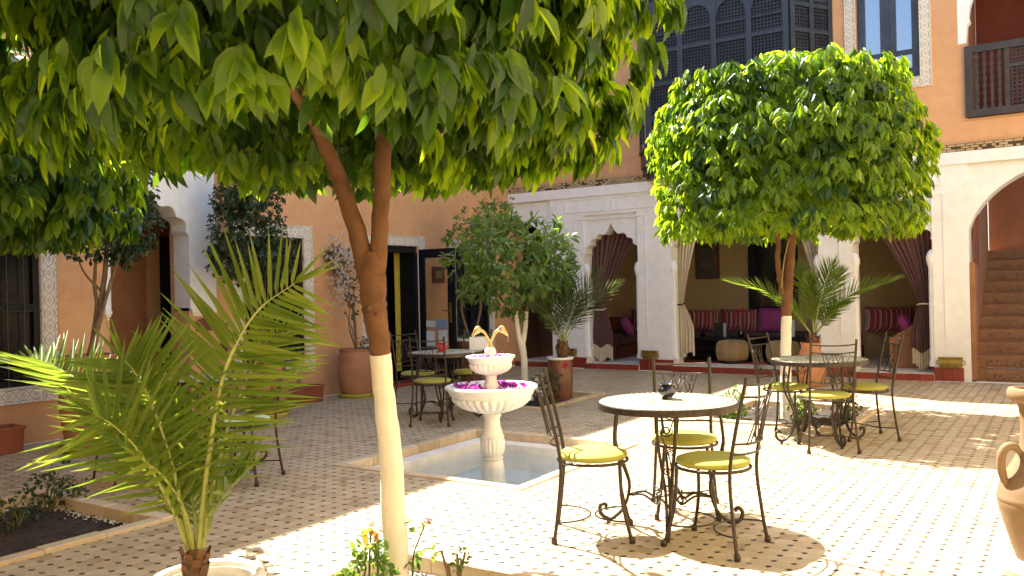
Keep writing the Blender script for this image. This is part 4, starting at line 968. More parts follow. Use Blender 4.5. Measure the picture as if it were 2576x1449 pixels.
lathe_part('baluster', smooth_prof([(.104, .142), (.108, .150), (.104, .158), (.094, .17), (.09, .19), (.075, .24), (.069, .29), (.073, .32)], 18), 40, m_marble, fo)
lathe_part('neck_ring', [(.072, .321), (.083, .326), (.085, .336), (.079, .345), (.075, .352)], 40, m_marble, fo)
bowl = smooth_prof([(.075, .353), (.16, .372), (.27, .412), (.335, .46), (.352, .492), (.346, .505)], 16) + smooth_prof([(.352, .507), (.365, .52), (.378, .55), (.386, .565)], 6) + [(.404, .572), (.410, .585), (.404, .597), (.39, .602), (.365, .602), (.345, .590), (.33, .56), (.20, .48), (0.0, .46)]
lathe_part('lower_bowl', bowl, 160, m_marble, fo, gad(3, 15, 30, .11), True, 45)
lathe_part('lower_water', [(.342, .566), (.0, .567)], 40, m_water, fo, cap=False)
lathe_part('upper_stem', smooth_prof([(.068, .50), (.066, .60), (.055, .625), (.050, .66), (.052, .69)], 12), 32, m_marble, fo)
ub = smooth_prof([(.052, .691), (.10, .70), (.155, .728), (.184, .758), (.189, .785), (.184, .796)], 14) + smooth_prof([(.184, .798), (.192, .812), (.201, .832), (.206, .840)], 5) + [(.216, .844), (.219, .852), (.214, .860), (.20, .862), (.188, .856), (.175, .84), (.10, .80), (0.0, .79)]
lathe_part('upper_bowl', ub, 132, m_marble, fo, gad(2, 13, 22, .11), True, 45)
lathe_part('upper_water', [(.186, .846), (.0, .847)], 32, m_water, fo, cap=False)
lathe_part('melon_finial', smooth_prof([(.02, .80), (.045, .85), (.053, .885), (.045, .92), (.02, .945)], 12), 60, m_marble, fo, gad(1, 11, 10, .14))
lathe_part('gilt_calyx', smooth_prof([(.034, .935), (.026, .955), (.014, .985), (.012, 1.0)], 8), 16, m_gold, fo)
def spout(s):
    t = RGT; mb = MB(); c = Vector((0, 0, .30)); fw = FWD
    path = catmull([c + t * s * .004 + UP * .97, c + t * s * .03 + UP * 1.03, c + t * s * .055 + UP * 1.068, c + t * s * .085 + UP * 1.085], 10)
    mb.tube(path, [.011, .0125, .014, .016], 8)
    # bird like head: crown, cheek, beak
    head = catmull([c + t * s * .080 + UP * 1.090, c + t * s * .100 + UP * 1.092, c + t * s * .125 + UP * 1.070, c + t * s * .147 + UP * 1.045, c + t * s * .158 + UP * 1.030], 10)
    mb.tube(head, [.014, .023, .031, .033, .030, .024, .018, .014, .012, .010, .007], 10)
    for k in (-1, 1):
        mb.tube([c + t * s * .108 + UP * 1.100 + fw * k * .018, c + t * s * .093 + UP * 1.118 + fw * k * .022, c + t * s * .085 + UP * 1.105 + fw * k * .026], [.004, .007, .002], 6)
        mb.tube([c + t * s * .118 + UP * 1.08 + fw * k * .024, c + t * s * .135 + UP * 1.055 + fw * k * .022], [.007, .004], 6)
    auto_smooth(mb.build('gilt_spout', m_gold, fo), 60)
    d = MB(); d.tube([c + t * s * .157 + UP * 1.028, c + t * s * .159 + UP * .99, c + t * s * .1595 + UP * (.855 if s < 0 else .975)], [.0035, .002, .0015], 6)
    if s < 0: d.tube([c + t * s * .138 + UP * 1.025, c + t * s * .141 + UP * .95, c + t * s * .142 + UP * .85], [.003, .0022, .0015], 6)
    d.build('water_drip', M_drip, fo, True)
M_drip = M_glass('dripping_water', (0.35, 0.35, 0.33), 0.1, 0.3)
spout(-1); spout(1)
# bougainvillea petals in the bowls: every blossom is a thing
def blossom_mesh(k):
    r_ = random.Random(k); mb = MB()
    for i in range(3):
        a_ = i * 2.09 + r_.uniform(-.3, .3); e = Vector((math.cos(a_), math.sin(a_), 0)); f = Vector((-e.y, e.x, 0)); L = r_.uniform(.024, .034); W = L * .42; up = r_.uniform(.004, .016)
        mb.add([e * .002, e * L * .5 + f * W + UP * up, e * L + UP * up * r_.uniform(.2, 1.4), e * L * .5 - f * W + UP * up, e * L * .5 + UP * up * .3], [(0, 4, 1), (1, 4, 2), (2, 4, 3), (3, 4, 0)])
    return mb.mesh('blossom', m_petal)
BL = [blossom_mesh(k) for k in range(6)]
def blossom(p, lab, grp, sc):
    o = link('blossom', rnd.choice(BL), None, p, (rnd.uniform(-.5, .5), rnd.uniform(-.5, .5), rnd.uniform(0, 6.28)), (sc,) * 3); tag(o, lab, 'blossom', grp)
for i in range(120):
    side = i % 2; a_ = (math.pi * 1.12 if side else math.pi * .17) + rnd.gauss(0, .55); rr = rnd.uniform(.12, .315)
    e = RGT * math.cos(a_) + FWD * math.sin(a_) * .9
    blossom(FC + e * rr + UP * (.572 + rnd.uniform(0, .012) + (.018 if rnd.random() < .25 else 0)), 'magenta blossom floating in the large lower bowl of the fountain', 'magenta blossoms in the lower fountain bowl', rnd.uniform(.9, 1.6))
for i in range(36):
    a_ = rnd.uniform(0, 6.28); rr = rnd.uniform(.06, .17); blossom(FC + RGT * rr * math.cos(a_) + FWD * rr * math.sin(a_) + UP * .852, 'magenta petal floating in the small upper bowl of the fountain', 'magenta petals in the upper fountain bowl', rnd.uniform(.6, 1.0))

# ------------------------------------------------------------------ iron tables and chairs
TG = 'round mosaic garden tables'; CG = 'wrought iron garden chairs'
def make_table():
    t = thing('garden_table', (0, 0, 0), 'x', 'table', TG)
    Rr = .42; z = .745
    auto_smooth(MB().lathe([(Rr - .012, z - .034), (Rr - .012, z - .001), (Rr - .014, z), (0, z + .0005)], 64).build('mosaic_top', m_table, t), 30)
    auto_smooth(MB().lathe([(Rr - .011, z - .040), (Rr, z - .040), (Rr + .001, z - .004), (Rr - .003, z + .001), (Rr - .011, z + .001)], 64, cap=False).build('rim_band', m_iron, t), 40)
    def pieces(r, n, lx, ly, skip=0):
        me = MB().box((-lx / 2, -ly / 2, 0), (lx / 2, ly / 2, .002)).mesh('mosaic_piece', m_mosaic)
        for k in range(n):
            a_ = 2 * math.pi * k / n; link('mosaic_piece', me, t, (r * math.cos(a_), r * math.sin(a_), z + .0), (0, 0, a_ + math.pi / 2 + rnd.uniform(-.05, .05)))
    pieces(.385, 64, .022, .010); pieces(.352, 72, .026, .006); pieces(.205, 16, .07, .009); pieces(.10, 16, .012, .05)
    for k in range(4):
        a_ = math.radians(-69) + k * math.pi / 2; e = Vector((math.cos(a_), math.sin(a_), 0)); f = Vector((-e.y, e.x, 0))
        mb = MB()
        for s in (-1, 1):
            mb.tube(catmull([e * .30 + f * s * .052 + UP * .70, e * .315 + f * s * .050 + UP * .60, e * .32 + f * s * .040 + UP * .48, e * .275 + f * s * .026 + UP * .36, e * .24 + f * s * .014 + UP * .25, e * .25 + f * s * .010 + UP * .16, e * .285 + f * s * .008 + UP * .08, e * .335 + f * s * .006 + UP * .035, e * .365 + UP * .022 + f * s * .004], 26), .0095, 8)
        mb.tube(catmull([e * .33 + UP * .035, e * .372 + UP * .022, e * .412 + UP * .045, e * .424 + UP * .085, e * .405 + UP * .112, e * .385 + UP * .105, e * .386 + UP * .088], 16), [.013, .013, .0125, .012, .011, .012, .010], 8)
        mb.tube([e * .372 + UP * .018, e * .372 + UP * .0], [.011, .013], 8)
        auto_smooth(mb.build('leg', m_iron, t), 60)
        sc = MB()
        def spiral(c, r0, turns, sgn):
            n = 26; return [c + (f * math.cos(sgn * turns * 2 * math.pi * i / n) + UP * math.sin(sgn * turns * 2 * math.pi * i / n)) * (r0 * (1 - .82 * i / n)) for i in range(n + 1)]
        c1_ = e * .318 + UP * .615; c2_ = e * .285 + UP * .375
        sc.tube(spiral(c1_, .036, 1.6, -1), .0042, 5); sc.tube(spiral(c2_, .024, 1.6, 1), .0042, 5)
        sc.tube(catmull([c1_ - f * .036, e * .322 + UP * .54 - f * .01, e * .305 + UP * .45 + f * .018, c2_ + f * .024], 8), .0042, 5)
        sc.build('leg_scroll', m_iron, t, True)
        q = e.cross(UP) * -1
        nx_ = Vector((math.cos(a_ + math.pi / 2), math.sin(a_ + math.pi / 2), 0))
        st = MB(); st.tube(catmull([e * .255 + UP * .17, (e * .78 + nx_ * .22) * .20 + UP * .185, (e + nx_) * .075 + UP * .14, (nx_ * .78 + e * .22) * .20 + UP * .185, nx_ * .255 + UP * .17], 18), .007, 6)
        st.tube(spiral((e + nx_) * .07 + UP * .165, .028, 1.3, 1), .006, 5); st.build('stretcher', m_iron, t, True)
    return t
TS = [((-2.06, 4.83), 0.0, 'sunlit round mosaic table nearest the camera with black ashtray'), ((-1.93, 7.97), .35, 'round mosaic table beside the sunlit planting bed on the right'),
      ((-5.95, 7.68), .12, 'shaded round mosaic table with the red ashtray behind the fountain'), ((-6.15, 4.72), .3, 'round mosaic table hidden behind the foreground palm fronds')]
tab = make_table()
for i, ((x, y), rz_, lab) in enumerate(TS):
    o = tab if i == 0 else copy_tree(tab); o.location = (x, y, .004); o.rotation_euler = (0, 0, rz_); o['label'] = lab
def make_chair(cm, name='garden_chair'):
    """seat centre at the origin, sitter faces +X"""
    t = thing(name, (0, 0, 0), 'x', 'chair', CG)
    zs = .445
    n = 40; pr = [(.0, zs + .002), (.19, zs + .004), (.203, zs + .016), (.20, zs + .032), (.17, zs + .043), (.09, zs + .049), (.0, zs + .050)]
    auto_smooth(MB().lathe(pr, n, cap=False).build('seat_cushion', cm, t), 70)
    mb = MB().ring((0, 0, zs - .008), .203, .009, 40, 6); mb.ring((0, 0, zs - .008), .10, .004, 20, 4); mb.build('seat_ring', m_iron, t, True)
    for s in (-1, 1):
        b = MB(); b.tube(catmull([(-.222, s * .205, 0), (-.195, s * .190, .20), (-.178, s * .178, zs - .01), (-.215, s * .180, .66), (-.285, s * .183, .955)], 22), .0105, 8)
        bp = auto_smooth(b.build('back_post', m_iron, t), 60)
        MB().lathe([(.017, 0), (.0175, .02), (.012, .035)], 10, (-.222, s * .205, 0)).build('foot_cap', m_iron, bp)
        l = MB(); l.tube(catmull([(.215, s * .185, 0), (.165, s * .150, .22), (.155, s * .13, zs - .012)], 10), .0105, 8); lo = auto_smooth(l.build('front_leg', m_iron, t), 60)
        MB().lathe([(.017, 0), (.0175, .02), (.012, .035)], 10, (.215, s * .185, 0)).build('foot_cap', m_iron, lo)
    def xb(z): return np.interp(z, [zs, .66, .955], [-.178, -.215, -.285])
    def bow(z, d): return catmull([(xb(z), -.181, z), (xb(z) - d, -.09, z - .006), (xb(z) - d * 1.25, 0, z - .008), (xb(z) - d, .09, z - .006), (xb(z), .181, z)], 14)
    rails = [(.915, .035), (.85, .045), (.60, .045), (.545, .040)]
    for z, d in rails: MB().tube(bow(z, d), .0062, 6).build('back_rail', m_iron, t, True)
    lt = MB(); top = bow(.85, .045); bt = bow(.60, .045)
    for a_, b_ in ((2, 5), (5, 8), (8, 11), (5, 2), (8, 5), (11, 8), (4, 7), (7, 10), (10, 7), (7, 4)): lt.tube([top[a_], bt[b_]], .0036, 5)
    lt.build('back_lattice', m_iron, t, True)
    zr = .115
    for s, x0 in ((1, -.203), (-1, .192)):
        st = MB(); y0 = .195 if s == 1 else .168
        st.tube([(x0 + s * .185 * math.sin(math.pi * i / 16), y0 * math.cos(math.pi * i / 16), zr) for i in range(17)], .0052, 6); st.build('stretcher', m_iron, t, True)
    return t
ch = make_chair(m_cushion)
def A(dx, dy): return math.atan2(dy, dx)
CH = [(-2.37, 4.44, R(27), 'nearest table, chair on the left with its seat in full sun'), (-1.69, 4.575, R(175), 'nearest table, chair on the right over the round shadow'), (-2.09, 5.16, R(-66), 'nearest table, chair on the far side facing the camera'),
      (-2.27, 8.12, R(-12), 'right hand table, chair on the left beside the bed'), (-1.80, 7.64, R(118), 'right hand table, chair in front with its back to the camera'), (-1.62, 8.34, R(212), 'right hand table, chair on the far right seen against the sofa'),
      (-5.82, 7.28, R(118), 'table with red ashtray, chair in front with its back to the camera'), (-6.50, 7.86, R(-14), 'table with red ashtray, chair on the left near the doorway'), (-6.02, 8.22, R(-80), 'table with red ashtray, chair on the far side behind the fountain')]
for i, (x, y, a_, lab) in enumerate(CH):
    o = ch if i == 0 else copy_tree(ch); o.location = (x, y, .004); o.rotation_euler = (0, 0, a_); o['label'] = 'lime cushioned iron chair, ' + lab if len(lab.split()) < 12 else lab
ch2 = copy_tree(ch); ch2.location = (-5.44, 4.44, .004); ch2.rotation_euler = (0, 0, R(200)); ch2['label'] = 'iron chair with a pale mint cushion behind the foreground palm'
for c in ch2.children:
    if c.name.startswith('seat_cushion'): c.data = c.data.copy(); c.data.materials[0] = m_mint
ch3 = copy_tree(ch); ch3.location = (-6.20, 3.98, .004); ch3.rotation_euler = (0, 0, R(80)); ch3['label'] = 'iron chair almost hidden behind the left palm fronds, only legs showing'
# ashtrays
def ash(loc, mat, lab, s):
    t = thing('ashtray', loc, lab, 'ashtray')
    auto_smooth(MB().lathe([(.028 * s, 0), (.034 * s, .004), (.03 * s, .012), (.055 * s, .035 * s), (.058 * s, .048 * s), (.05 * s, .062 * s), (.033 * s, .075 * s), (.030 * s, .08 * s)], 32, cap=True).build('bowl', mat, t), 50)
    auto_smooth(MB().lathe([(.030 * s, .081 * s), (.044 * s, .086 * s), (.047 * s, .092 * s), (.034 * s, .090 * s), (.02 * s, .07 * s)], 32, cap=False).build('lip', mat, t), 50)
ash((-2.09, 4.90, .752), m_chrome, 'shiny black ashtray jar standing on the sunlit front table', 1.02)
ash((-5.93, 7.60, .752), m_redpot, 'glossy red ashtray jar standing on the shaded table', 1.15)
tc_ = thing('table_card', (-5.70, 7.98, .752), 'small white printed card standing on the table with the red jar', 'card'); MB().obox((0, 0, .075), RGT * .10, FWD * .003, UP * .075).build('sheet', m_paper, tc_); MB().obox((.01, .03, .07), RGT * .10, FWD * .003, UP * .07).build('back_sheet', m_paper, tc_)

# ------------------------------------------------------------------ pots
def pot(name, loc, prof, mat, lab, cat='pot', group=None, soil=None, rimmat=None, rim=None, n=40):
    t = thing(name, loc, lab, cat, group)
    inner = [(r * .88, z) for r, z in prof[-2:]][::-1]; top = prof[-1]
    auto_smooth(MB().lathe(smooth_prof(prof, 22) + [(top[0] * .86, top[1] - .004), (top[0] * .84, top[1] - .08)], n, cap=False).build('body', mat, t), 40)
    MB().lathe([(prof[0][0], .0), (0, .001)], n, cap=False).build('foot', mat, t)
    MB().lathe([(top[0] * .855, top[1] - .06), (0, top[1] - .05)], 20, cap=False).build('soil', m_soil, t)
    if rim:
        r0, zr, th = rim; auto_smooth(MB().ring((0, 0, zr), r0, th, 48, 10).build('rim', rimmat or mat, t), 80)
    return t
def saucer(x, y, r, lab):
    t = thing('saucer', (x, y, .004), lab, 'saucer', 'lime plastic saucers under the wall pots')
    auto_smooth(MB().lathe([(0, 0), (r * .9, 0), (r, .04), (r * 1.02, .042), (r * 1.0, .05), (r * .93, .012), (0, .010)], 40, cap=False).build('dish', m_lime, t), 40)
saucer(-7.92, 4.66, .30, 'lime saucer under the leftmost terracotta pot'); saucer(-7.95, 6.85, .25, 'lime saucer under the terracotta jar below the window'); saucer(-8.30, 8.72, .26, 'lime saucer under the pot of the flowering climber')
BIG = [(.20, 0), (.235, .08), (.27, .24), (.275, .42), (.255, .58), (.235, .64), (.25, .665), (.25, .68)]
pot('plant_pot', (-7.92, 4.66, .016), [(r * .98, z * 1.31) for r, z in BIG], m_terra, 'large terracotta pot of the left ficus, leftmost of the row', group='large terracotta pots along the salmon wall')
pot('plant_pot', (-7.95, 6.85, .016), [(.15, 0), (.185, .08), (.235, .28), (.24, .44), (.215, .58), (.20, .64), (.215, .67), (.21, .685)], m_terra, 'weathered terracotta jar with green herbs below the grilled window', group='large terracotta pots along the salmon wall')
pot('plant_pot', (-8.30, 8.72, .016), [(r * .95, z * .955) for r, z in BIG], m_terra, 'terracotta pot with the white flowering climber beside the door', group='large terracotta pots along the salmon wall')
pot('plant_pot', (-8.0, 11.0, .004), [(.16, 0), (.20, .2), (.235, .5), (.235, .64)], m_brownglaze, 'dark pot with a white rim in front of the open door', rim=(.238, .65, .022), rimmat=m_rim)
pot('plant_pot', (-5.55, 9.57, -.045), [(.125, 0), (.148, .1), (.165, .3), (.16, .5), (.150, .57)], m_brownglaze, 'brown glazed palm pot with white rim standing behind the fountain', rim=(.158, .578, .018), rimmat=m_rim)
fgp = at(520, 1448, 3.45); fgp.z = 0
pot('plant_pot', (fgp.x, fgp.y, .004), [(.13, 0), (.165, .08), (.195, .2), (.205, .285), (.207, .30)], m_rim, 'cream glazed palm pot with thick chipped rim at the bottom left', rim=(.208, .302, .020), rimmat=m_rim)
g_ = []
for i in range(260):
    a_ = rnd.uniform(0, 6.28); q = rnd.uniform(0.02, .165); g_.append((fgp.x + q * math.cos(a_), fgp.y + q * math.sin(a_), .258))
tag(scatter_rocks('pot_gravel', None, g_, .006, .014, m_pebble), 'pale gravel filling the cream pot of the foreground palm', 'gravel')
am = thing('plant_pot', (-3.05, 12.15, .004), 'terracotta jar with incised rings holding the right hand palm', 'pot')
auto_smooth(MB().lathe(smooth_prof([(.13, 0), (.175, .1), (.20, .22), (.195, .30)], 10) + [(.196, .305), (.188, .312), (.194, .32), (.185, .328), (.189, .338), (.180, .346), (.182, .355)] + smooth_prof([(.178, .36), (.15, .45), (.125, .54), (.14, .60)], 8) + [(.12, .598), (.11, .54)], 36, cap=False).build('body', m_terra, am), 40)
# rectangular planters with dry grass
def box_planter(x, y, L, W, H, lab):
    t = thing('box_planter', (x, y, .004), lab, 'planter', 'red brown box planters by the wall'); tp = 1.08
    def ring(w, l, z): return [(-w, -l, z), (w, -l, z), (w, l, z), (-w, l, z)]
    vs = ring(W / 2, L / 2, 0) + ring(W / 2 * tp, L / 2 * 1.03, H) + ring(W / 2 * tp * .9, L / 2 * .98, H) + ring(W / 2 * .9, L / 2 * .95, H - .05)
    MB().add(vs, [(3, 2, 1, 0)] + [(k * 4 + i, k * 4 + (i + 1) % 4, k * 4 + 4 + (i + 1) % 4, k * 4 + 4 + i) for k in range(3) for i in range(4)]).build('trough', m_planter, t)
    a_, b_ = W / 2 * tp, L / 2 * 1.03; rm = MB()
    for q in (((-a_ - .012, -b_ - .012, H - .022), (a_ + .012, -b_ + .004, H + .006)), ((-a_ - .012, b_ - .004, H - .022), (a_ + .012, b_ + .012, H + .006)), ((-a_ - .012, -b_ + .004, H - .022), (-a_ + .004, b_ - .004, H + .006)), ((a_ - .004, -b_ + .004, H - .022), (a_ + .012, b_ - .004, H + .006))): rm.box(*q, .003)
    rm.build('rim', m_planter, t); MB().box((-W / 2 * .95, -L / 2 * .95, H - .05), (W / 2 * .95, L / 2 * .95, H - .03)).build('soil', m_soil, t)
    gr = MB()
    for i in range(150):
        cx = rnd.choice((-.12, .1)) * L + rnd.gauss(0, .02); x0 = rnd.gauss(0, .02); h = rnd.uniform(.14, .27); dx, dy = rnd.gauss(0, .05), rnd.gauss(0, .05)
        w_ = Vector((rnd.uniform(-1, 1), rnd.uniform(-1, 1), 0)).normalized() * .002; b0 = Vector((x0, cx, H - .03)); m_ = b0 + Vector((dx * .3, dy * .3, h * .6)); e_ = b0 + Vector((dx, dy, h))
        gr.add([b0 - w_, b0 + w_, m_ + w_ * .7, m_ - w_ * .7, e_], [(0, 1, 2, 3), (3, 2, 4)])
    gr.build('dry_grass', m_straw, t, kind='stuff')
box_planter(-8.48, 7.76, .74, .24, .22, 'red brown box planter with dry grass under the grilled window'); box_planter(-8.50, 3.90, .72, .24, .24, 'red brown box planter with dry grass cut by the left edge')
# amphora at the right edge
apos = at(2628, 1410, 4.19); apos.z = 0
st = thing('stone_stand', (apos.x, apos.y, .003), 'pale rounded stone stand under the amphora at the right edge', 'stand')
auto_smooth(MB().lathe([(.0, 0), (.215, 0), (.22, .03), (.20, .055), (.15, .06), (0, .06)], 40, cap=False).build('slab', m_caststone, st), 40)
am = thing('amphora', (apos.x, apos.y, .063), 'tall buff clay amphora with side handle at the right edge', 'jar')
pr = smooth_prof([(.122, 0), (.14, .06), (.17, .16), (.196, .26), (.198, .285)], 12) + [(.200, .288), (.203, .30)] + smooth_prof([(.200, .31), (.188, .36), (.155, .43), (.120, .49), (.098, .55), (.090, .63), (.094, .72), (.103, .765)], 18) + [(.130, .775), (.145, .795), (.147, .818), (.138, .836), (.118, .84), (.10, .825), (.085, .78)]
auto_smooth(MB().lathe(pr, 48, cap=False).build('body', m_terra2, am), 40)
MB().lathe([(.122, 0), (0, .001)], 30, cap=False).build('foot', m_terra2, am)
for s in (-1, 1):
    e = RGT * s
    auto_smooth(MB().tube(catmull([e * .105 + UP * .52, e * .135 + UP * .555, e * .172 + UP * .555, e * .198 + UP * .52, e * .203 + UP * .46, e * .190 + UP * .40, e * .175 + UP * .37], 16), [.014, .019, .021, .021, .020, .018, .016], 10).build('handle', m_terra2, am), 70)
auto_smooth(MB().lathe([(.02, .78), (.07, .84), (.062, .88), (.03, .92), (.035, .96), (.012, .99), (0, .995)], 24, cap=False).build('stopper', m_terra2, am), 50)
# ------------------------------------------------------------------ vegetation
def leaf_template(fold=.16, droop=.25, tw=0.0, shape=((.0, .0), (.24, .82), (.52, 1.0), (.78, .60), (1.0, 0.0))):
    """unit leaf along +X, upper side +Z; returns verts (11,3) and faces"""
    mid = []; L = []; Rr = []
    for k, (t, w) in enumerate(shape):
        z = -droop * t * t; mid.append((t - .12 * droop * t * t, 0, z))
        if 0 < k < len(shape) - 1: 
            hw = w * .5; L.append((t - .12 * droop * t * t + .01, hw, z + fold * hw + tw * hw)); Rr.append((t - .12 * droop * t * t + .01, -hw, z + fold * hw - tw * hw))
    V = mid + L + Rr; f = [(0, 5, 1), (1, 5, 6, 2), (2, 6, 7, 3), (3, 7, 4), (0, 1, 8), (1, 2, 9, 8), (2, 3, 10, 9), (3, 4, 10)]
    f = [tuple(reversed(q)) for q in f]
    return np.array(V), f
TPL = [leaf_template(.22, .18, .03), leaf_template(.16, .32, -.05), leaf_template(.28, .10, .06), leaf_template(.12, .42, .0)]
def leaves_np(B, D, N, L, W, T):
    D = D / np.linalg.norm(D, axis=1)[:, None]; S = np.cross(N, D); S /= np.linalg.norm(S, axis=1)[:, None] + 1e-9; U = np.cross(D, S)
    return B[:, None] + D[:, None] * (T[None, :, 0] * L[:, None])[..., None] + S[:, None] * (T[None, :, 1] * W[:, None])[..., None] + U[:, None] * (T[None, :, 2] * L[:, None])[..., None], D, S, U
def mesh_from_np(name, V, F, mat, smooth=True):
    n, nv = V.shape[:2]; loops = np.concatenate([np.array(f) for f in F]); sizes = np.array([len(f) for f in F]); nl = len(loops)
    me = bpy.data.meshes.new(name); me.vertices.add(n * nv); me.vertices.foreach_set('co', V.ravel().astype(np.float32))
    me.loops.add(n * nl); me.loops.foreach_set('vertex_index', (loops[None] + (np.arange(n) * nv)[:, None]).ravel())
    S_ = np.tile(sizes, n); me.polygons.add(len(S_)); me.polygons.foreach_set('loop_start', np.r_[0, np.cumsum(S_)[:-1]])
    me.materials.append(mat); me.update(calc_edges=True)
    me.polygons.foreach_set('use_smooth', [smooth] * len(S_)); return me
LEAFME = None
def two_tone(root, b, young, parts):
    n = len(b[0]); px, py, z = proj_np(b[0]); vis = (px > -20) & (px < 2596) & (py > -20) & (py < 1470) & (z > .3)
    first = np.argsort(np.where(vis, z, 1e6))[:parts]; ny = int(young[first].sum())
    foliage(root, *[q[young] for q in b], m_leaf, ny); foliage(root, *[q[~young] for q in b], m_leafold, parts - ny)
def foliage(root, B, D, N, L, W, mat, parts=300, tall='foliage', leafname='leaf', score=None):
    """the leaves that show largest become single parts, the rest one mass"""
    global LEAFME
    o = np.array(origin(root)); n = len(B); tp = nrg.integers(0, len(TPL), n)
    px, py, z = proj_np(B); vis = (px > -20) & (px < 2596) & (py > -20) & (py < 1470) & (z > .3)
    key = np.where(vis, z if score is None else score, 1e6); order = np.argsort(key); sel = order[:parts]; sel = sel[vis[sel]]
    mask = np.ones(n, bool); mask[sel] = False
    mes = [mesh_from_np(leafname, T[None], F, mat) for T, F in TPL] if parts else []
    for i in sel:
        d = Vector(D[i]).normalized(); nn = Vector(N[i]); s = nn.cross(d).normalized(); u = d.cross(s)
        mm = Matrix((( d.x * L[i], s.x * W[i], u.x * L[i], B[i][0] - o[0]), (d.y * L[i], s.y * W[i], u.y * L[i], B[i][1] - o[1]), (d.z * L[i], s.z * W[i], u.z * L[i], B[i][2] - o[2]), (0, 0, 0, 1)))
        ob = bpy.data.objects.new(leafname, mes[tp[i]]); COL.objects.link(ob); ob.parent = root; ob.matrix_local = mm
    Vs = []
    for k, (T, F) in enumerate(TPL):
        q = mask & (tp == k)
        if q.any(): V, *_ = leaves_np(B[q] - o, D[q], N[q], L[q], W[q], T); Vs.append(V)
    if Vs: link(tall, mesh_from_np(tall, np.concatenate(Vs), TPL[0][1], mat), root, kind='stuff')
def unit(a): return a / (np.linalg.norm(a, axis=1)[:, None] + 1e-9)
def crown(c, hx, hy, z0, z1, ncl, lf, wd, pw=2.4, topround=.10, hang=1.0, inner=.35, kl=(5, 9), botfill=1.0, seed=0, lump=.06, fillk=.55, tpow=4, hollow=0.0, btaper=.15, yng=.45):
    """clusters of drooping leaves over a clipped drum shaped crown"""
    g = np.random.default_rng(seed); P = []; O = []; kind = []
    per = math.pi * (hx + hy); side = per * (z1 - z0); cap = math.pi * hx * hy
    for nm, area in (('s', side), ('t', cap), ('b', cap * botfill)):
        n = int(ncl * area / (side + cap * (1 + botfill)))
        th = g.uniform(0, 2 * np.pi, n); r = (np.abs(np.cos(th)) ** pw + np.abs(np.sin(th)) ** pw) ** (-1 / pw); ex, ey = np.cos(th) * r, np.sin(th) * r
        if nm == 's': t = g.uniform(-1, 1, n); k = np.ones(n)
        else: k = np.sqrt(g.uniform(0, 1, n)) if nm == 't' else np.sqrt(g.uniform(hollow, 1, n)); t = np.full(n, 1.0 if nm == 't' else -1.0)
        sh = 1 - topround * np.maximum(0, t) ** tpow - btaper * np.maximum(0, -t) ** 2.5
        lumps = 1 + lump * (np.sin(th * 5 + t * 3) * .5 + np.sin(th * 9 - t * 5 + 1) * .5)
        dep = np.where(g.random(n) < inner, g.uniform(.58, .80, n), g.uniform(.94, 1.07, n)) if nm == 's' else k
        z = z0 + (z1 - z0) * (t + 1) / 2
        if nm == 't': z = z1 + g.normal(0, .05, n) - .16 * k ** 2
        if nm == 'b': z = z0 + g.uniform(-.03, .14, n) + (1 - k) * 1.1 * (hollow > 0)
        P.append(np.stack([c[0] + ex * hx * sh * dep * lumps, c[1] + ey * hy * sh * dep * lumps, z], 1))
        o = np.stack([np.sign(np.cos(th)) * np.abs(np.cos(th)) ** (pw - 1) / hx, np.sign(np.sin(th)) * np.abs(np.sin(th)) ** (pw - 1) / hy, 0 * th], 1); o = unit(o)
        O.append(o); kind += [nm] * n
    n = int(ncl * fillk)                                      # dense inner foliage
    th = g.uniform(0, 2 * np.pi, n); r = (np.abs(np.cos(th)) ** pw + np.abs(np.sin(th)) ** pw) ** (-1 / pw) * np.sqrt(g.uniform(.25, .80, n))
    P.append(np.stack([c[0] + np.cos(th) * r * hx, c[1] + np.sin(th) * r * hy, g.uniform(z0 + (.15 if hollow == 0 else .55), z1 - .12, n)], 1)); O.append(np.stack([np.cos(th), np.sin(th), 0 * th], 1)); kind += ['s'] * n
    P = np.concatenate(P); O = np.concatenate(O); kind = np.array(kind)
    k = g.integers(kl[0], kl[1], len(P)); idx = np.repeat(np.arange(len(P)), k); n = len(idx)
    B = P[idx] + g.normal(0, .014, (n, 3)) * (lf / .11); o = O[idx]; tang = np.cross(o, [0, 0, 1.0]); kd = kind[idx]
    a = g.uniform(-1, 1, n); dn = np.where(kd == 't', g.uniform(-.5, .45, n), -g.uniform(.45, 1.25, n) * hang)
    ou = np.where(kd == 't', g.uniform(-1, 1, n), g.uniform(.10, .75, n)); a = np.where(kd == 't', a * 1.2, a * .75)
    D = o * ou[:, None] + tang * a[:, None]; D[:, 2] += dn; D = unit(D)
    N = o * .9 + g.normal(0, .38, (n, 3)); N[:, 2] += np.where(kd == 't', 1.3, .55); N = N - D * (N * D).sum(1)[:, None]; N = unit(N)
    L = lf * g.uniform(.70, 1.25, n); W = L * wd * g.uniform(.85, 1.15, n)
    crown.young = g.random(len(P))[idx] < yng
    return B, D, N, L, W
def trunk(root, pts, rs, mat, n=14, jit=.03, name='trunk', steps=26):
    P = catmull([Vector(p) - root.location for p in pts], steps)
    q = [float(np.interp(i / steps, np.linspace(0, 1, len(rs)), rs)) for i in range(steps + 1)]
    P = [p + Vector((rnd.gauss(0, .0022), rnd.gauss(0, .0022), 0)) for p in P]
    return auto_smooth(MB().tube(P, q, n, True, jit).build(name, mat, root), 80)

TG_ = 'clipped citrus trees with whitewashed trunks'
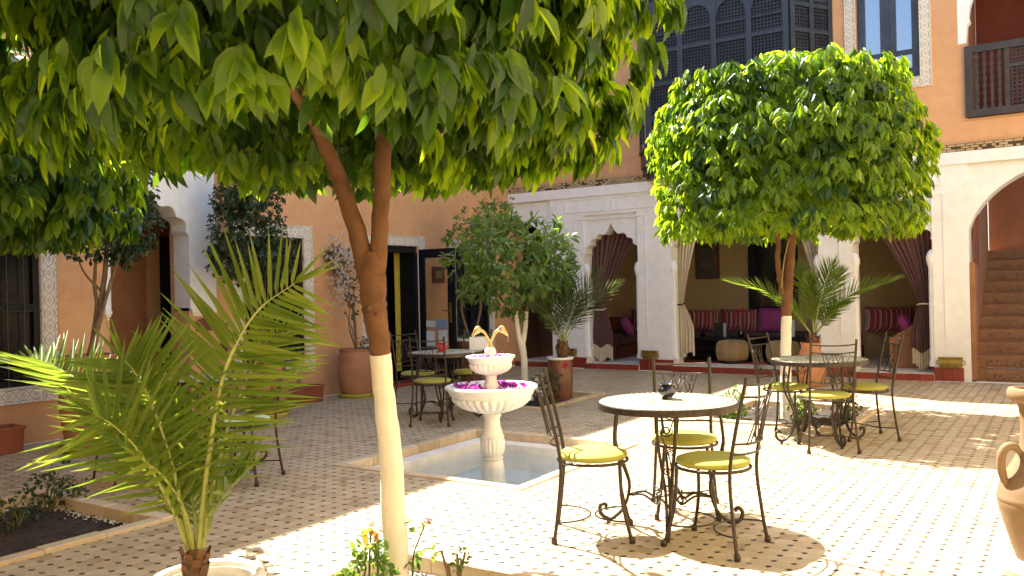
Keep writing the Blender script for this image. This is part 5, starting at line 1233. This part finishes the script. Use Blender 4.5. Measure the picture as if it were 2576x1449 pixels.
# --- big tree in the foreground
T1 = Vector((-2.85, 3.23, -.05)); d1 = 4.262
t1 = thing('citrus_tree', T1, 'big citrus tree in the foreground with whitewashed forked trunk', 'tree', TG_)
low = [T1, at(997, 1449, d1), at(985, 1180, d1), at(966, 985, d1), at(958, 890, d1)]
trunk(t1, low, [.078, .065, .058, .052, .0535], m_lime_wash, name='whitewashed_trunk', jit=.02)
trunk(t1, [at(958.5, 896, d1), at(950, 830, d1), at(941, 768, d1), at(936, 700, d1), at(934, 640, d1)], [.050, .056, .062, .068, .060], m_bark, name='upper_trunk', jit=.025)
trunk(t1, [at(925, 700, d1), at(905, 610, d1), at(880, 530, d1), at(845, 430, d1), at(808, 340, d1 - .05), at(785, 270, d1 - .1), at(740, 100, d1 - .2)], [.050, .046, .043, .039, .037, .034, .024], m_bark, name='limb')
trunk(t1, [at(946, 700, d1), at(955, 600, d1), at(960, 500, d1), at(963, 400, d1), at(968, 300, d1 + .1), at(985, 100, d1 + .25)], [.046, .042, .041, .041, .038, .026], m_bark, name='limb')
trunk(t1, [at(808, 340, d1 - .05), at(700, 180, d1 - .5), at(560, 60, d1 - .8)], [.026, .02, .012], m_bark, name='branch', n=8)
trunk(t1, [at(966, 320, d1 + .1), at(1120, 200, d1 - .3), at(1280, 110, d1 - .6)], [.026, .02, .012], m_bark, name='branch', n=8)
kn = MB()
for a_, r_ in ((at(928, 775, d1 - .062), .016), (at(948, 790, d1 - .060), .012)): kn.lathe([(r_ * .2, -r_ * .8), (r_, -r_ * .3), (r_ * .9, r_ * .5), (.001, r_)], 8, tuple(a_ - T1))
kn.build('knot', m_bark, t1, True)
B = crown((-2.86, 2.88), 1.42, 1.66, 2.13, 3.85, 2900, .142, .36, 2.2, .10, 1.35, .60, seed=3, botfill=.9, fillk=2.2, kl=(7, 12), lump=.07, hollow=.35, yng=.55, btaper=.24)
two_tone(t1, B, crown.young, 300)
# --- right hand tree
T2 = Vector((-2.62, 9.38, -.05)); d2 = (T2 - Vector((0, 0, CAM_H))).dot(FWD)
t2 = thing('citrus_tree', T2, 'box clipped citrus tree on the right with a sunlit yellow green top', 'tree', TG_)
trunk(t2, [T2, at(1978, 1000, d2), at(1977, 900, d2), at(1978, 794, d2)], [.066, .06, .056, .054], m_lime_wash, name='whitewashed_trunk', jit=.02)
trunk(t2, [at(1978, 797, d2), at(1980, 745, d2), at(1985, 690, d2), at(1992, 600, d2), at(2010, 430, d2), at(2040, 250, d2)], [.052, .056, .05, .048, .038, .02], m_bark, name='limb')
trunk(t2, [at(1974, 745, d2), at(1962, 700, d2), at(1956, 650, d2), at(1957, 590, d2), at(1930, 420, d2), at(1890, 260, d2)], [.034, .032, .028, .028, .022, .012], m_bark, name='limb')
trunk(t2, [at(1966, 725, d2 - .05), at(1972, 660, d2 - .05), at(1985, 600, d2 - .05)], [.008, .007, .006], m_straw, name='sucker', n=6)
B = crown((-2.55, 9.42), 1.30, 1.30, 2.00, 3.78, 3300, .128, .32, 2.8, .64, .9, .50, seed=5, botfill=.7, lump=.05, fillk=1.1, kl=(6, 11), tpow=2.4, hollow=.2, btaper=.08, yng=.8)
g_ = np.random.default_rng(9)
# upright shoots over the clipped top
SB = []
for px, py, h in ((2042, 150, .26), (1920, 185, .22), (1812, 205, .10), (2280, 215, .10), (2100, 165, .10), (2210, 190, .1)):
    base = at(px, py + 40, d2 - .2)
    for k in range(9):
        a_ = k * 2.4; e = np.array([math.cos(a_), math.sin(a_), .55]); SB.append((np.array(base) + np.array([0, 0, h * k / 9]), e))
SBB = np.array([s[0] for s in SB]); SD = unit(np.array([s[1] for s in SB])); SN = unit(np.cross(SD, np.cross([0, 0, 1.0], SD))); SL = g_.uniform(.06, .10, len(SB)); SW = SL * .32
two_tone(t2, (np.r_[B[0], SBB], np.r_[B[1], SD], np.r_[B[2], SN], np.r_[B[3], SL], np.r_[B[4], SW]), np.r_[crown.young, np.ones(len(SB), bool)], 300)
# --- tree whose crown enters at the left edge
T3 = Vector((-6.25, 2.25, -.05))
t3 = thing('citrus_tree', T3, 'citrus tree cut by the left edge with dense shaded crown', 'tree', TG_)
trunk(t3, [T3, T3 + Vector((.02, 0, .6)), T3 + Vector((0, .02, 1.0))], [.07, .06, .055], m_lime_wash, name='whitewashed_trunk', jit=.02)
trunk(t3, [T3 + Vector((0, .02, .99)), T3 + Vector((.05, .03, 1.5)), T3 + Vector((.2, .1, 2.4))], [.056, .05, .03], m_bark, name='upper_trunk')
B = crown((-6.30, 2.42), 1.30, 1.40, 1.92, 3.0, 1500, .135, .37, 2.6, .12, 1.0, .5, seed=8, botfill=.9, fillk=1.1, kl=(6, 11), yng=.4)
two_tone(t3, B, crown.young, 300)
# --- small forked tree behind the fountain
T4 = Vector((-6.05, 9.62, -.05)); d4 = (T4 - Vector((0, 0, CAM_H))).dot(FWD)
t4 = thing('citrus_tree', T4, 'small round citrus tree with white forked trunk behind the fountain', 'tree', TG_)
trunk(t4, [T4, at(1321, 960, d4), at(1318, 905, d4), at(1312, 862, d4)], [.055, .047, .045, .05], m_lime_wash, name='whitewashed_trunk', jit=.03)
trunk(t4, [at(1311, 870, d4), at(1303, 830, d4), at(1298, 783, d4)], [.036, .032, .03], m_lime_wash, name='whitewashed_limb'); trunk(t4, [at(1314, 870, d4), at(1321, 830, d4), at(1324, 783, d4)], [.036, .03, .029], m_lime_wash, name='whitewashed_limb')
trunk(t4, [at(1298, 786, d4), at(1293, 740, d4), at(1270, 640, d4)], [.029, .025, .012], m_bark2, name='limb', n=8); trunk(t4, [at(1324, 786, d4), at(1332, 735, d4), at(1350, 620, d4)], [.028, .024, .012], m_bark2, name='limb', n=8)
trunk(t4, [at(1324, 775, d4), at(1306, 745, d4), at(1315, 690, d4)], [.014, .012, .008], m_bark2, name='branch', n=6)
def ball(c, rx, ry, rz, ncl, lf, wd, seed, hang=.6, kl=(4, 8), fill=.5):
    g = np.random.default_rng(seed); e = unit(g.normal(0, 1, (ncl, 3))); r = np.where(g.random(ncl) < fill, g.uniform(.45, .9, ncl), g.uniform(.9, 1.08, ncl)) * (1 + .10 * np.sin(e[:, 0] * 6 + e[:, 2] * 5) + .06 * np.sin(e[:, 1] * 9))
    P = np.array(c) + e * np.array([rx, ry, rz]) * r[:, None]; k = g.integers(*kl, ncl); idx = np.repeat(np.arange(ncl), k); n = len(idx); o = e[idx]
    B = P[idx] + g.normal(0, .2 * lf, (n, 3)); D = unit(o * g.uniform(.2, 1, n)[:, None] + g.normal(0, .5, (n, 3)) + np.array([0, 0, -1.0]) * (g.uniform(.1, 1.1, n) * hang)[:, None])
    N = o * .6 + g.normal(0, .4, (n, 3)); N[:, 2] += .8; N = unit(N - D * (N * D).sum(1)[:, None]); L = lf * g.uniform(.65, 1.25, n); return B, D, N, L, L * wd * g.uniform(.85, 1.15, n)
def cat(*bs): return tuple(np.concatenate([b[k] for b in bs]) for k in range(5))
c4 = at(1290, 665, d4)
foliage(t4, *cat(ball(c4, .78, .74, .60, 430, .115, .40, 21), ball(at(1240, 570, d4), .34, .34, .26, 50, .08, .4, 22), ball(at(1380, 700, d4), .36, .36, .34, 90, .10, .4, 23)), m_leafmid, 300)
# --- ficus shrubs in the big pots
def stems(root, base, ends, r, mat=m_bark2, name='stem'):
    for e in ends:
        b = Vector(base); e = Vector(e); mid = b.lerp(e, .5) + Vector((rnd.gauss(0, .03), rnd.gauss(0, .03), 0))
        trunk(root, [b + Vector((rnd.gauss(0, .012), rnd.gauss(0, .012), 0)), mid, e], [r, r * .85, r * .5], mat, 8, .05, name, 12)
F1 = Vector((-7.92, 4.66, .86)); f1 = thing('ficus_shrub', F1, 'tall dark ficus with bare stems left of the white arch', 'shrub', 'dark ficus shrubs in terracotta pots')
dF = (F1 - Vector((0, 0, CAM_H))).dot(FWD)
trunk(f1, [F1, at(250, 800, dF), at(262, 700, dF), at(275, 560, dF)], [.034, .029, .025, .016], m_bark2, 10, .06, 'stem', 18); trunk(f1, [F1 + Vector((-.02, .01, 0)), at(243, 780, dF), at(238, 700, dF), at(250, 580, dF)], [.024, .02, .017, .011], m_bark2, 8, .06, 'stem', 16)
trunk(f1, [at(252, 800, dF - .02), at(285, 690, dF - .03), at(318, 600, dF)], [.02, .016, .009], m_bark2, 8, .05, 'stem', 12); trunk(f1, [at(252, 730, dF), at(215, 690, dF), at(190, 640, dF)], [.014, .011, .006], m_bark2, 6, .05, 'branch', 8)
foliage(f1, *cat(ball(at(296, 545, dF), .34, .34, .40, 330, .062, .45, 31), ball(at(322, 455, dF + .1), .26, .3, .30, 170, .06, .45, 32), ball(at(312, 612, dF), .24, .24, .16, 80, .06, .45, 34), ball(at(210, 640, dF), .16, .16, .08, 10, .055, .45, 33)), m_leafdark, 300)
F2 = Vector((-7.95, 6.85, .66)); f2 = thing('ficus_shrub', F2, 'bushy dark ficus in front of the grilled window right of the arch', 'shrub', 'dark ficus shrubs in terracotta pots'); dF2 = (F2 - Vector((0, 0, CAM_H))).dot(FWD)
trunk(f2, [F2, at(655, 800, dF2), at(620, 690, dF2), at(612, 520, dF2)], [.03, .026, .02, .012], m_bark2, 8, .05, 'stem', 14); trunk(f2, [F2, at(640, 790, dF2), at(585, 680, dF2)], [.022, .016, .01], m_bark2, 8, .05, 'stem', 10)
foliage(f2, *cat(ball(at(618, 585, dF2), .42, .42, .52, 470, .064, .46, 41), ball(at(628, 490, dF2), .36, .36, .34, 280, .062, .46, 42), ball(at(580, 650, dF2), .26, .26, .28, 130, .062, .46, 43), ball(at(690, 640, dF2), .26, .26, .24, 90, .06, .46, 44)), m_leafdark, 300)
h2 = thing('herb_plant', (-7.95, 6.85, .64), 'light green herb spilling over the terracotta jar', 'plant'); foliage(h2, *ball((-7.95, 6.85, .70), .23, .23, .11, 260, .035, .5, 45, .3), m_leafmid, 0)
# --- flowering climber
F3 = Vector((-8.30, 8.72, .63)); f3 = thing('flowering_climber', F3, 'white flowering climber tied up the salmon wall by the door', 'climber'); dF3 = (F3 - Vector((0, 0, CAM_H))).dot(FWD)
stems(f3, F3, [at(868, 780, dF3 + .15), at(880, 770, dF3 + .1), at(872, 700, dF3 + .2), at(850, 660, dF3 + .3)], .012)
foliage(f3, *cat(ball(at(868, 672, dF3 + .2), .24, .22, .26, 110, .05, .5, 51, .6, (3, 6), .7), ball(at(850, 640, dF3 + .25), .18, .18, .14, 45, .05, .5, 52), ball(at(882, 755, dF3 + .1), .13, .13, .24, 45, .045, .5, 53)), M_leaf('climber_leaf', [(0, (.10, .085, .04)), (1, (.14, .14, .06))], (.2, .2, .06), .3), 150)
fl = MB()
for i in range(210):
    c = at(rnd.gauss(866, 22), rnd.gauss(670, 48), dF3 + .1 - rnd.random() * .15) - F3
    for k in range(5):
        a_ = k * 1.257 + rnd.random(); e = Vector((math.cos(a_), -.3, math.sin(a_))) * .024; w = Vector((-math.sin(a_), 0, math.cos(a_))) * .010; fl.add([c, c + e * .6 + w, c + e, c + e * .6 - w], [(0, 1, 2, 3)])
fl.build('flower', m_whitepetal, f3, kind='stuff')
h3 = thing('herb_plant', (-8.25, 8.70, .64), 'small grey green herb in the pot of the flowering climber', 'plant'); foliage(h3, *ball((-8.15, 8.72, .70), .10, .10, .13, 60, .03, .4, 55, .1), m_leafdark, 0)
# --- tall shrub in the white rimmed pot
F4 = Vector((-8.0, 11.0, .60)); f4 = thing('potted_shrub', F4, 'tall thin shrub with bare stems in the white rimmed dark pot', 'shrub'); dF4 = (F4 - Vector((0, 0, CAM_H))).dot(FWD)
trunk(f4, [F4, at(1160, 770, dF4), at(1172, 660, dF4), at(1150, 600, dF4)], [.022, .018, .014, .008], m_bark2, 8, .05, 'stem', 14); trunk(f4, [F4, at(1207, 790, dF4), at(1214, 690, dF4), at(1230, 580, dF4)], [.022, .02, .016, .009], m_bark2, 8, .05, 'stem', 14)
foliage(f4, *cat(ball(at(1200, 590, dF4), .40, .40, .42, 130, .075, .45, 61), ball(at(1180, 720, dF4), .28, .28, .30, 70, .075, .45, 62), ball(at(1250, 530, dF4), .30, .3, .18, 50, .07, .45, 63), ball(at(1128, 592, dF4), .12, .12, .12, 10, .08, .45, 64)), m_leafmid, 200)
h4 = thing('herb_plant', (-8.0, 11.0, .60), 'bright trailing green ground cover in the white rimmed pot', 'plant'); foliage(h4, *ball((-8.0, 11.0, .67), .20, .20, .07, 240, .022, .5, 65, .2), m_leafmid, 0)

# --- palms
def frond(root, pts, nl, L, W, nrm, mat, budget, up=.25, start=.16, r0=.012, fan=(62, 18), sag=.06, both=True, rd=None):
    """one feather: rachis + leaflets; returns how many leaflets became single sub-parts"""
    P = catmull(pts, 40); o = root.location; rel = [p - o for p in P]
    rc = auto_smooth(MB().tube(rel, [r0, r0 * .85, r0 * .6, r0 * .35, r0 * .15], 6).build('frond', m_rachis, root), 80)
    nrm = Vector(nrm).normalized(); used = 0; rest = []; rr = rd or rnd
    for k in range(nl):
        t = start + (1 - start) * (k + .5) / nl
        i = min(39, int(t * 40)); p = rel[i].lerp(rel[i + 1], t * 40 - i); T = (rel[i + 1] - rel[i]).normalized(); S = T.cross(nrm).normalized(); Nn = S.cross(T)
        q = (t - start) / (1 - start); ln = L * (math.sin(math.pi * (.16 + .74 * q)) ** .8) * rr.uniform(.88, 1.1); ang = R(fan[0] + (fan[1] - fan[0]) * q)
        for s in (-1, 1):
            a_ = ang + R(rr.uniform(-7, 7)); d = (T * math.cos(a_) + S * s * math.sin(a_) + Nn * (up + rr.uniform(-.10, .10))).normalized()
            rest.append((p, d, Nn, ln * rr.uniform(.9, 1.08), W * (.8 + .4 * math.sin(math.pi * q))))
    d0, d1_ = rest[-1][0], rel[-1]
    for s in (-.22, .12, .3): rest.append((rel[-1], (rel[-1] - rel[-3]).normalized() + Vector(rnd.choice(((0, 0, .1), (.05, 0, .1)))) + (rel[-1] - rel[-3]).normalized().cross(nrm) * s, nrm, L * .5, W * .8))
    V = []
    T_ = np.array([(0, .10, 0), (0, -.10, 0), (.12, .5, .03), (.12, -.5, .03), (.12, 0, -.04), (.5, .46, .0 - sag * .25), (.5, -.46, .0 - sag * .25), (.5, 0, -.05 - sag * .25), (.82, .2, -sag * .67), (.82, -.2, -sag * .67), (1, 0, -sag)])
    F_ = [(0, 4, 2), (0, 1, 4), (1, 3, 4), (2, 4, 7, 5), (4, 3, 6, 7), (5, 7, 8), (7, 9, 8), (7, 6, 9), (8, 9, 10)]
    T2_ = T_.copy(); T2_[:, 1] *= 1.0
    for (p, d, n_, ln, w) in rest:
        d = d.normalized(); s = n_.cross(d).normalized(); u = d.cross(s)
        if used < budget:
            if not hasattr(frond, 'me') or mat.name not in frond.me: 
                frond.me = getattr(frond, 'me', {}); frond.me[mat.name] = mesh_from_np('leaflet', T_[None], F_, mat)
            ob = bpy.data.objects.new('leaflet', frond.me[mat.name]); COL.objects.link(ob); ob.parent = rc
            ob.matrix_local = Matrix(((d.x * ln, s.x * w, u.x * ln, p.x), (d.y * ln, s.y * w, u.y * ln, p.y), (d.z * ln, s.z * w, u.z * ln, p.z), (0, 0, 0, 1))); used += 1
        else:
            A_ = np.array(p)[None] + T_[:, :1] * ln * np.array(d) + T_[:, 1:2] * w * np.array(s) + T_[:, 2:] * ln * np.array(u); V.append(A_)
    if V: link('leaflets', mesh_from_np('leaflets', np.array(V), F_, mat), rc, kind='stuff')
    return used
def palm_base(root, r, h):
    auto_smooth(MB().lathe([(r * .8, -.02), (r, h * .3), (r * .95, h * .7), (r * .55, h), (0, h * 1.05)], 16, flute=lambda i, a: 1 + .08 * math.sin(a * 5 + i)).build('trunk', m_fibre, root), 80)
    mb = MB()
    for i in range(16):
        a_ = i * 2.4; e = Vector((math.cos(a_), math.sin(a_), 0)); z = h * (.15 + .75 * (i / 16)); c = e * r * .9 + UP * z; f = Vector((-e.y, e.x, 0))
        mb.add([c - f * r * .38, c + f * r * .38, c + e * r * .28 + f * r * .30 + UP * h * .32, c + e * r * .30 - f * r * .25 + UP * h * .36, c + e * r * .1 + UP * h * .1], [(0, 1, 2, 3), (0, 3, 4), (1, 4, 2)])
    mb.build('leaf_scar', m_bark, root, kind='stuff')
# foreground palm
dp = 3.45
pb = at(492, 1418, dp); p1 = thing('palm', (pb.x, pb.y, pb.z - .05), 'young date palm in the foreground with long feathered fronds', 'palm')
palm_base(p1, .052, .11)
cam_n = -FWD
bud = 300
def fr(px, nl, L, W, nrm, d=(0, 0), **k):
    global bud
    pts = [at(x, y, dp + d[0] + (d[1] - d[0]) * i / (len(px) - 1)) for i, (x, y) in enumerate(px)]
    bud -= frond(p1, pts, nl, L, W, nrm, m_palm, bud, **k)
fr([(500, 1395), (512, 1260), (530, 1110), (558, 960), (598, 860), (655, 775), (742, 712)], 32, .41, .019, cam_n + UP * .25, (0, -.12), r0=.013, fan=(84, 54), start=.22, up=.06)
fr([(486, 1395), (462, 1290), (425, 1140), (378, 1008), (345, 945), (314, 905)], 27, .36, .019, cam_n + UP * .1, (0, -.18), r0=.010, fan=(76, 48), start=.30, up=.12)
fr([(480, 1395), (440, 1260), (380, 1140), (320, 1055), (240, 985), (160, 935), (95, 908), (40, 908)], 32, .33, .017, UP + RGT * .55 + cam_n * .35, (.02, .42), r0=.011, fan=(70, 28), start=.30, up=.2)
fr([(478, 1395), (430, 1270), (360, 1150), (290, 1075), (235, 1040)], 16, .33, .015, UP * .6 + cam_n, (0, -.35), r0=.009, fan=(80, 40), start=.35, up=.05)
fr([(496, 1395), (488, 1280), (460, 1150), (425, 1050), (400, 985)], 16, .28, .014, cam_n - RGT * .5, (0, .42), r0=.010, fan=(62, 24), start=.32)
fr([(503, 1395), (525, 1270), (560, 1120), (600, 1000), (650, 900), (700, 840)], 22, .34, .0145, cam_n + RGT * .2, (0, .40), r0=.010, fan=(80, 40), start=.34)
fr([(488, 1395), (470, 1300), (420, 1210), (350, 1150), (300, 1120)], 11, .30, .020, UP + cam_n * .4, (0, -.28), r0=.008, fan=(78, 35), start=.32)
fr([(505, 1395), (528, 1310), (566, 1240), (610, 1195)], 11, .32, .020, UP + cam_n * .3, (0, -.05), r0=.008, fan=(78, 35), start=.3)
fr([(494, 1395), (488, 1300), (470, 1180), (455, 1060)], 16, .32, .020, cam_n + RGT * .8, (0, .15), r0=.008, fan=(60, 22), start=.25)
fr([(484, 1395), (462, 1300), (405, 1190), (330, 1080), (262, 1010)], 18, .32, .021, UP * .8 + cam_n * .8, (0, .12), r0=.009, fan=(72, 28), start=.3)
# glazed pot palm behind the fountain
dp2 = (Vector((-5.55, 9.57, .5)) - Vector((0, 0, CAM_H))).dot(FWD); b2 = at(1415, 893, dp2); p2 = thing('palm', (b2.x, b2.y, b2.z - .02), 'dark green palm in the brown glazed pot behind the fountain', 'palm'); palm_base(p2, .075, .19)
bud2 = 300
for tip, L_, k in (((1375, 690), .28, .35), ((1440, 655), .30, .5), ((1500, 690), .34, .3), ((1545, 720), .34, -.3), ((1345, 760), .26, .0), ((1410, 700), .26, .6), ((1465, 745), .28, -.5), ((1370, 800), .2, -.4)):
    b_ = Vector(b2) + UP * .13; e_ = at(*tip, dp2 + k * .6); mid = b_.lerp(e_, .55) + UP * .10
    bud2 -= frond(p2, [b_, b_.lerp(mid, .5) + UP * .02, mid, e_], 22, L_, .013, cam_n + UP * .6 + RGT * rnd.uniform(-.4, .4), m_palmdark, bud2, r0=.008, start=.25, fan=(58, 20))
dp3 = (Vector((-3.05, 12.15, .6)) - Vector((0, 0, CAM_H))).dot(FWD); b3 = at(2047, 888, dp3); p3 = thing('palm', (b3.x, b3.y, b3.z - .03), 'bright green palm in the incised terracotta jar behind the right table', 'palm'); palm_base(p3, .085, .26)
bud3 = 300
for path, L_, k in (([(2040, 840), (2000, 790), (1930, 735), (1835, 708)], .26, .3), ([(2048, 835), (2060, 770), (2078, 710), (2095, 665)], .32, -.2), ([(2055, 835), (2090, 790), (2150, 735), (2255, 700)], .26, .0), ([(2046, 835), (2040, 770), (2020, 710), (2000, 672)], .28, .3),
                    ([(2050, 835), (2075, 770), (2100, 715), (2115, 680)], .26, .3), ([(2040, 838), (2010, 800), (1985, 770), (1960, 760)], .24, -.3), ([(2055, 838), (2085, 800), (2105, 775), (2130, 765)], .22, -.3), ([(2046, 836), (2046, 780), (2040, 730), (2038, 700)], .26, 0)):
    pts = [at(x, y, dp3 + k * i / 3) for i, (x, y) in enumerate(path)]; bud3 -= frond(p3, pts, 34, L_ * 1.1, .0135, UP + cam_n * .8 + RGT * rnd.uniform(-.2, .2), m_palm, bud3, r0=.009, start=.14, fan=(60, 22), up=.3)

# --- roses and small plants in the beds
def shrub(name, loc, h, rad, n, lf, lab, mat, cat_='shrub', group=None, stemn=4, hang=.3):
    t = thing(name, loc, lab, cat_, group); L_ = Vector(loc)
    stems(t, L_, [L_ + Vector((rnd.gauss(0, rad * .5), rnd.gauss(0, rad * .5), h * rnd.uniform(.7, 1.0))) for _ in range(stemn)], .006, m_twig)
    foliage(t, *ball(tuple(L_ + UP * h * .55), rad, rad, h * .5, n, lf, .6, int(abs(loc[0] * 100 + loc[1] * 10)), hang, (3, 6), .7), mat, 60)
    return t
rb = at(925, 1440, 4.05); rb.z = -.05
r1 = shrub('rose_bush', tuple(rb), .34, .115, 60, .05, 'leafy rose bush with reddish young shoot left of the big trunk', m_leafmid)
tp = at(933, 1335, 4.05); s_ = MB().tube(catmull([rb - r1.location, (at(930, 1400, 4.05) - r1.location), tp - r1.location], 8), [.006, .004], 6).build('shoot', m_twig, r1, True)
foliage(r1, *ball(tuple(tp), .045, .045, .03, 5, .055, .5, 71, .8, (2, 4)), m_leafred, 12, 'young_foliage', 'young_leaf')
rc_ = at(1035, 1449, 4.25); rc_.z = -.05; r2 = thing('rose', rc_, 'single thin rose stem with faded pink bloom right of the big trunk', 'flower')
pth = [rc_, at(1040, 1400, 4.25), at(1053, 1360, 4.25), at(1068, 1320, 4.25)]; MB().tube(catmull([p - rc_ for p in pth], 14), [.005, .003], 6).build('stem', m_twig, r2, True)
foliage(r2, *cat(ball(tuple(at(1048, 1318, 4.25)), .05, .04, .02, 7, .05, .5, 72, .4, (1, 3)), ball(tuple(at(1085, 1385, 4.25)), .085, .03, .012, 8, .04, .5, 73, .5, (1, 3)), ball(tuple(at(1038, 1410, 4.25)), .03, .03, .02, 4, .04, .5, 74)), m_leafmid, 40)
bl_ = MB(); hc = at(1078, 1308, 4.25) - rc_
for k in range(22):
    a_ = k * 2.4; e = Vector((math.cos(a_), math.sin(a_), .5 * math.sin(k))).normalized(); f = e.cross(UP).normalized(); bl_.add([hc, hc + e * .018 + f * .008, hc + e * .03, hc + e * .018 - f * .008], [(0, 1, 2, 3)])
bl_.build('bloom', M_leaf('faded_pink_petal', [(0, (.42, .10, .16)), (1, (.55, .2, .26))], (.6, .15, .2), .3), r2)
pr_ = at(1148, 1452, 4.1); pr_.z = -.05; r3 = thing('pruned_rose', pr_, 'hard pruned rose with thick bare stumps at the bed edge', 'shrub')
for e_ in ((1110, 1385), (1150, 1395), (1170, 1390), (1128, 1420), (1160, 1410)):
    MB().tube(catmull([Vector((rnd.gauss(0, .01), rnd.gauss(0, .01), 0)), (at(*e_, 4.1) - pr_) * .5 + Vector((rnd.gauss(0, .01), 0, 0)), at(*e_, 4.1) - pr_], 8), [.011, .006], 7, True, .1).build('stump', m_bark2, r3, True)
foliage(r3, *ball(tuple(at(1158, 1405, 4.08)), .05, .04, .05, 16, .022, .6, 75, .0), m_leafmid, 30)
sp = at(1225, 1446, 4.1); sp.z = -.04; shrub('seedling', tuple(sp), .08, .05, 10, .03, 'tiny green seedling at the right corner of the front bed', m_leafmid, 'plant', None, 1)
ck = at(797, 1449, 4.05); ck.z = 0; c_ = tag(MB().tube([ck, ck + Vector((.01, 0, .06)), ck + Vector((.018, 0, .10))], .005, 6).build('cane_stub', m_bark2), 'short dark cane stub sticking up beside the front bed', 'cane')
for (px, py, z, h, rd_, nn, lb) in ((130, 1290, 0, .34, .15, 44, 'taller sparse rose shrub at the back of the left bed'), (185, 1278, 0, .26, .12, 30, 'sparse rose shrub nearest the corner of the left bed'), (45, 1330, 0, .24, .16, 50, 'low grey green shrub near the left edge of the bed')):
    l_ = at(px, py, 5.6); f_ = (CAM_H + .05) / max(.01, (CAM_H - l_.z)); q_ = Vector((0, 0, CAM_H)) + (l_ - Vector((0, 0, CAM_H))) * f_
    shrub('rose_shrub', tuple(q_), h, rd_, nn, .035, lb, m_leafdark, 'shrub', 'sparse rose shrubs in the left bed', 5)
for (x, y, h, rd_, nn, lb, mt) in ((-3.08, 9.0, .34, .15, 110, 'sunlit light green bush at the left of the right bed', m_leafmid), (-2.35, 9.0, .30, .13, 60, 'small bush in front of the right tree trunk', m_leafmid), (-2.02, 9.35, .36, .14, 60, 'dark leafed bush in tree shade at the right of the bed', m_leafdark),
                                  (-2.6, 9.75, .26, .16, 60, 'low bush behind the right tree trunk', m_leafmid), (-5.42, 9.05, .50, .17, 70, 'dark rose bush in front of the brown glazed pot', m_leafdark)):
    sh = shrub('bush', (x, y, -.05), h, rd_, nn, .042, lb, mt, 'shrub', None, 6)
rr_ = at(1421, 918, 10.6); rf = thing('rose_bloom', rr_, 'single red rose bloom against the brown glazed pot', 'flower'); bl_ = MB()
for k in range(22):
    a_ = k * 2.4; e = Vector((math.cos(a_), .4 * math.sin(a_ * 3), math.sin(a_))).normalized(); f = e.cross(FWD).normalized(); bl_.add([Vector((0, 0, 0)), e * .03 + f * .018, e * .05, e * .03 - f * .018], [(0, 1, 2, 3)])
bl_.build('bloom', m_redpetal, rf); MB().tube([(0, 0, 0), (.02, .05, -.25), (.05, -.1, -.55)], .004, 5).build('stem', m_twig, rf)
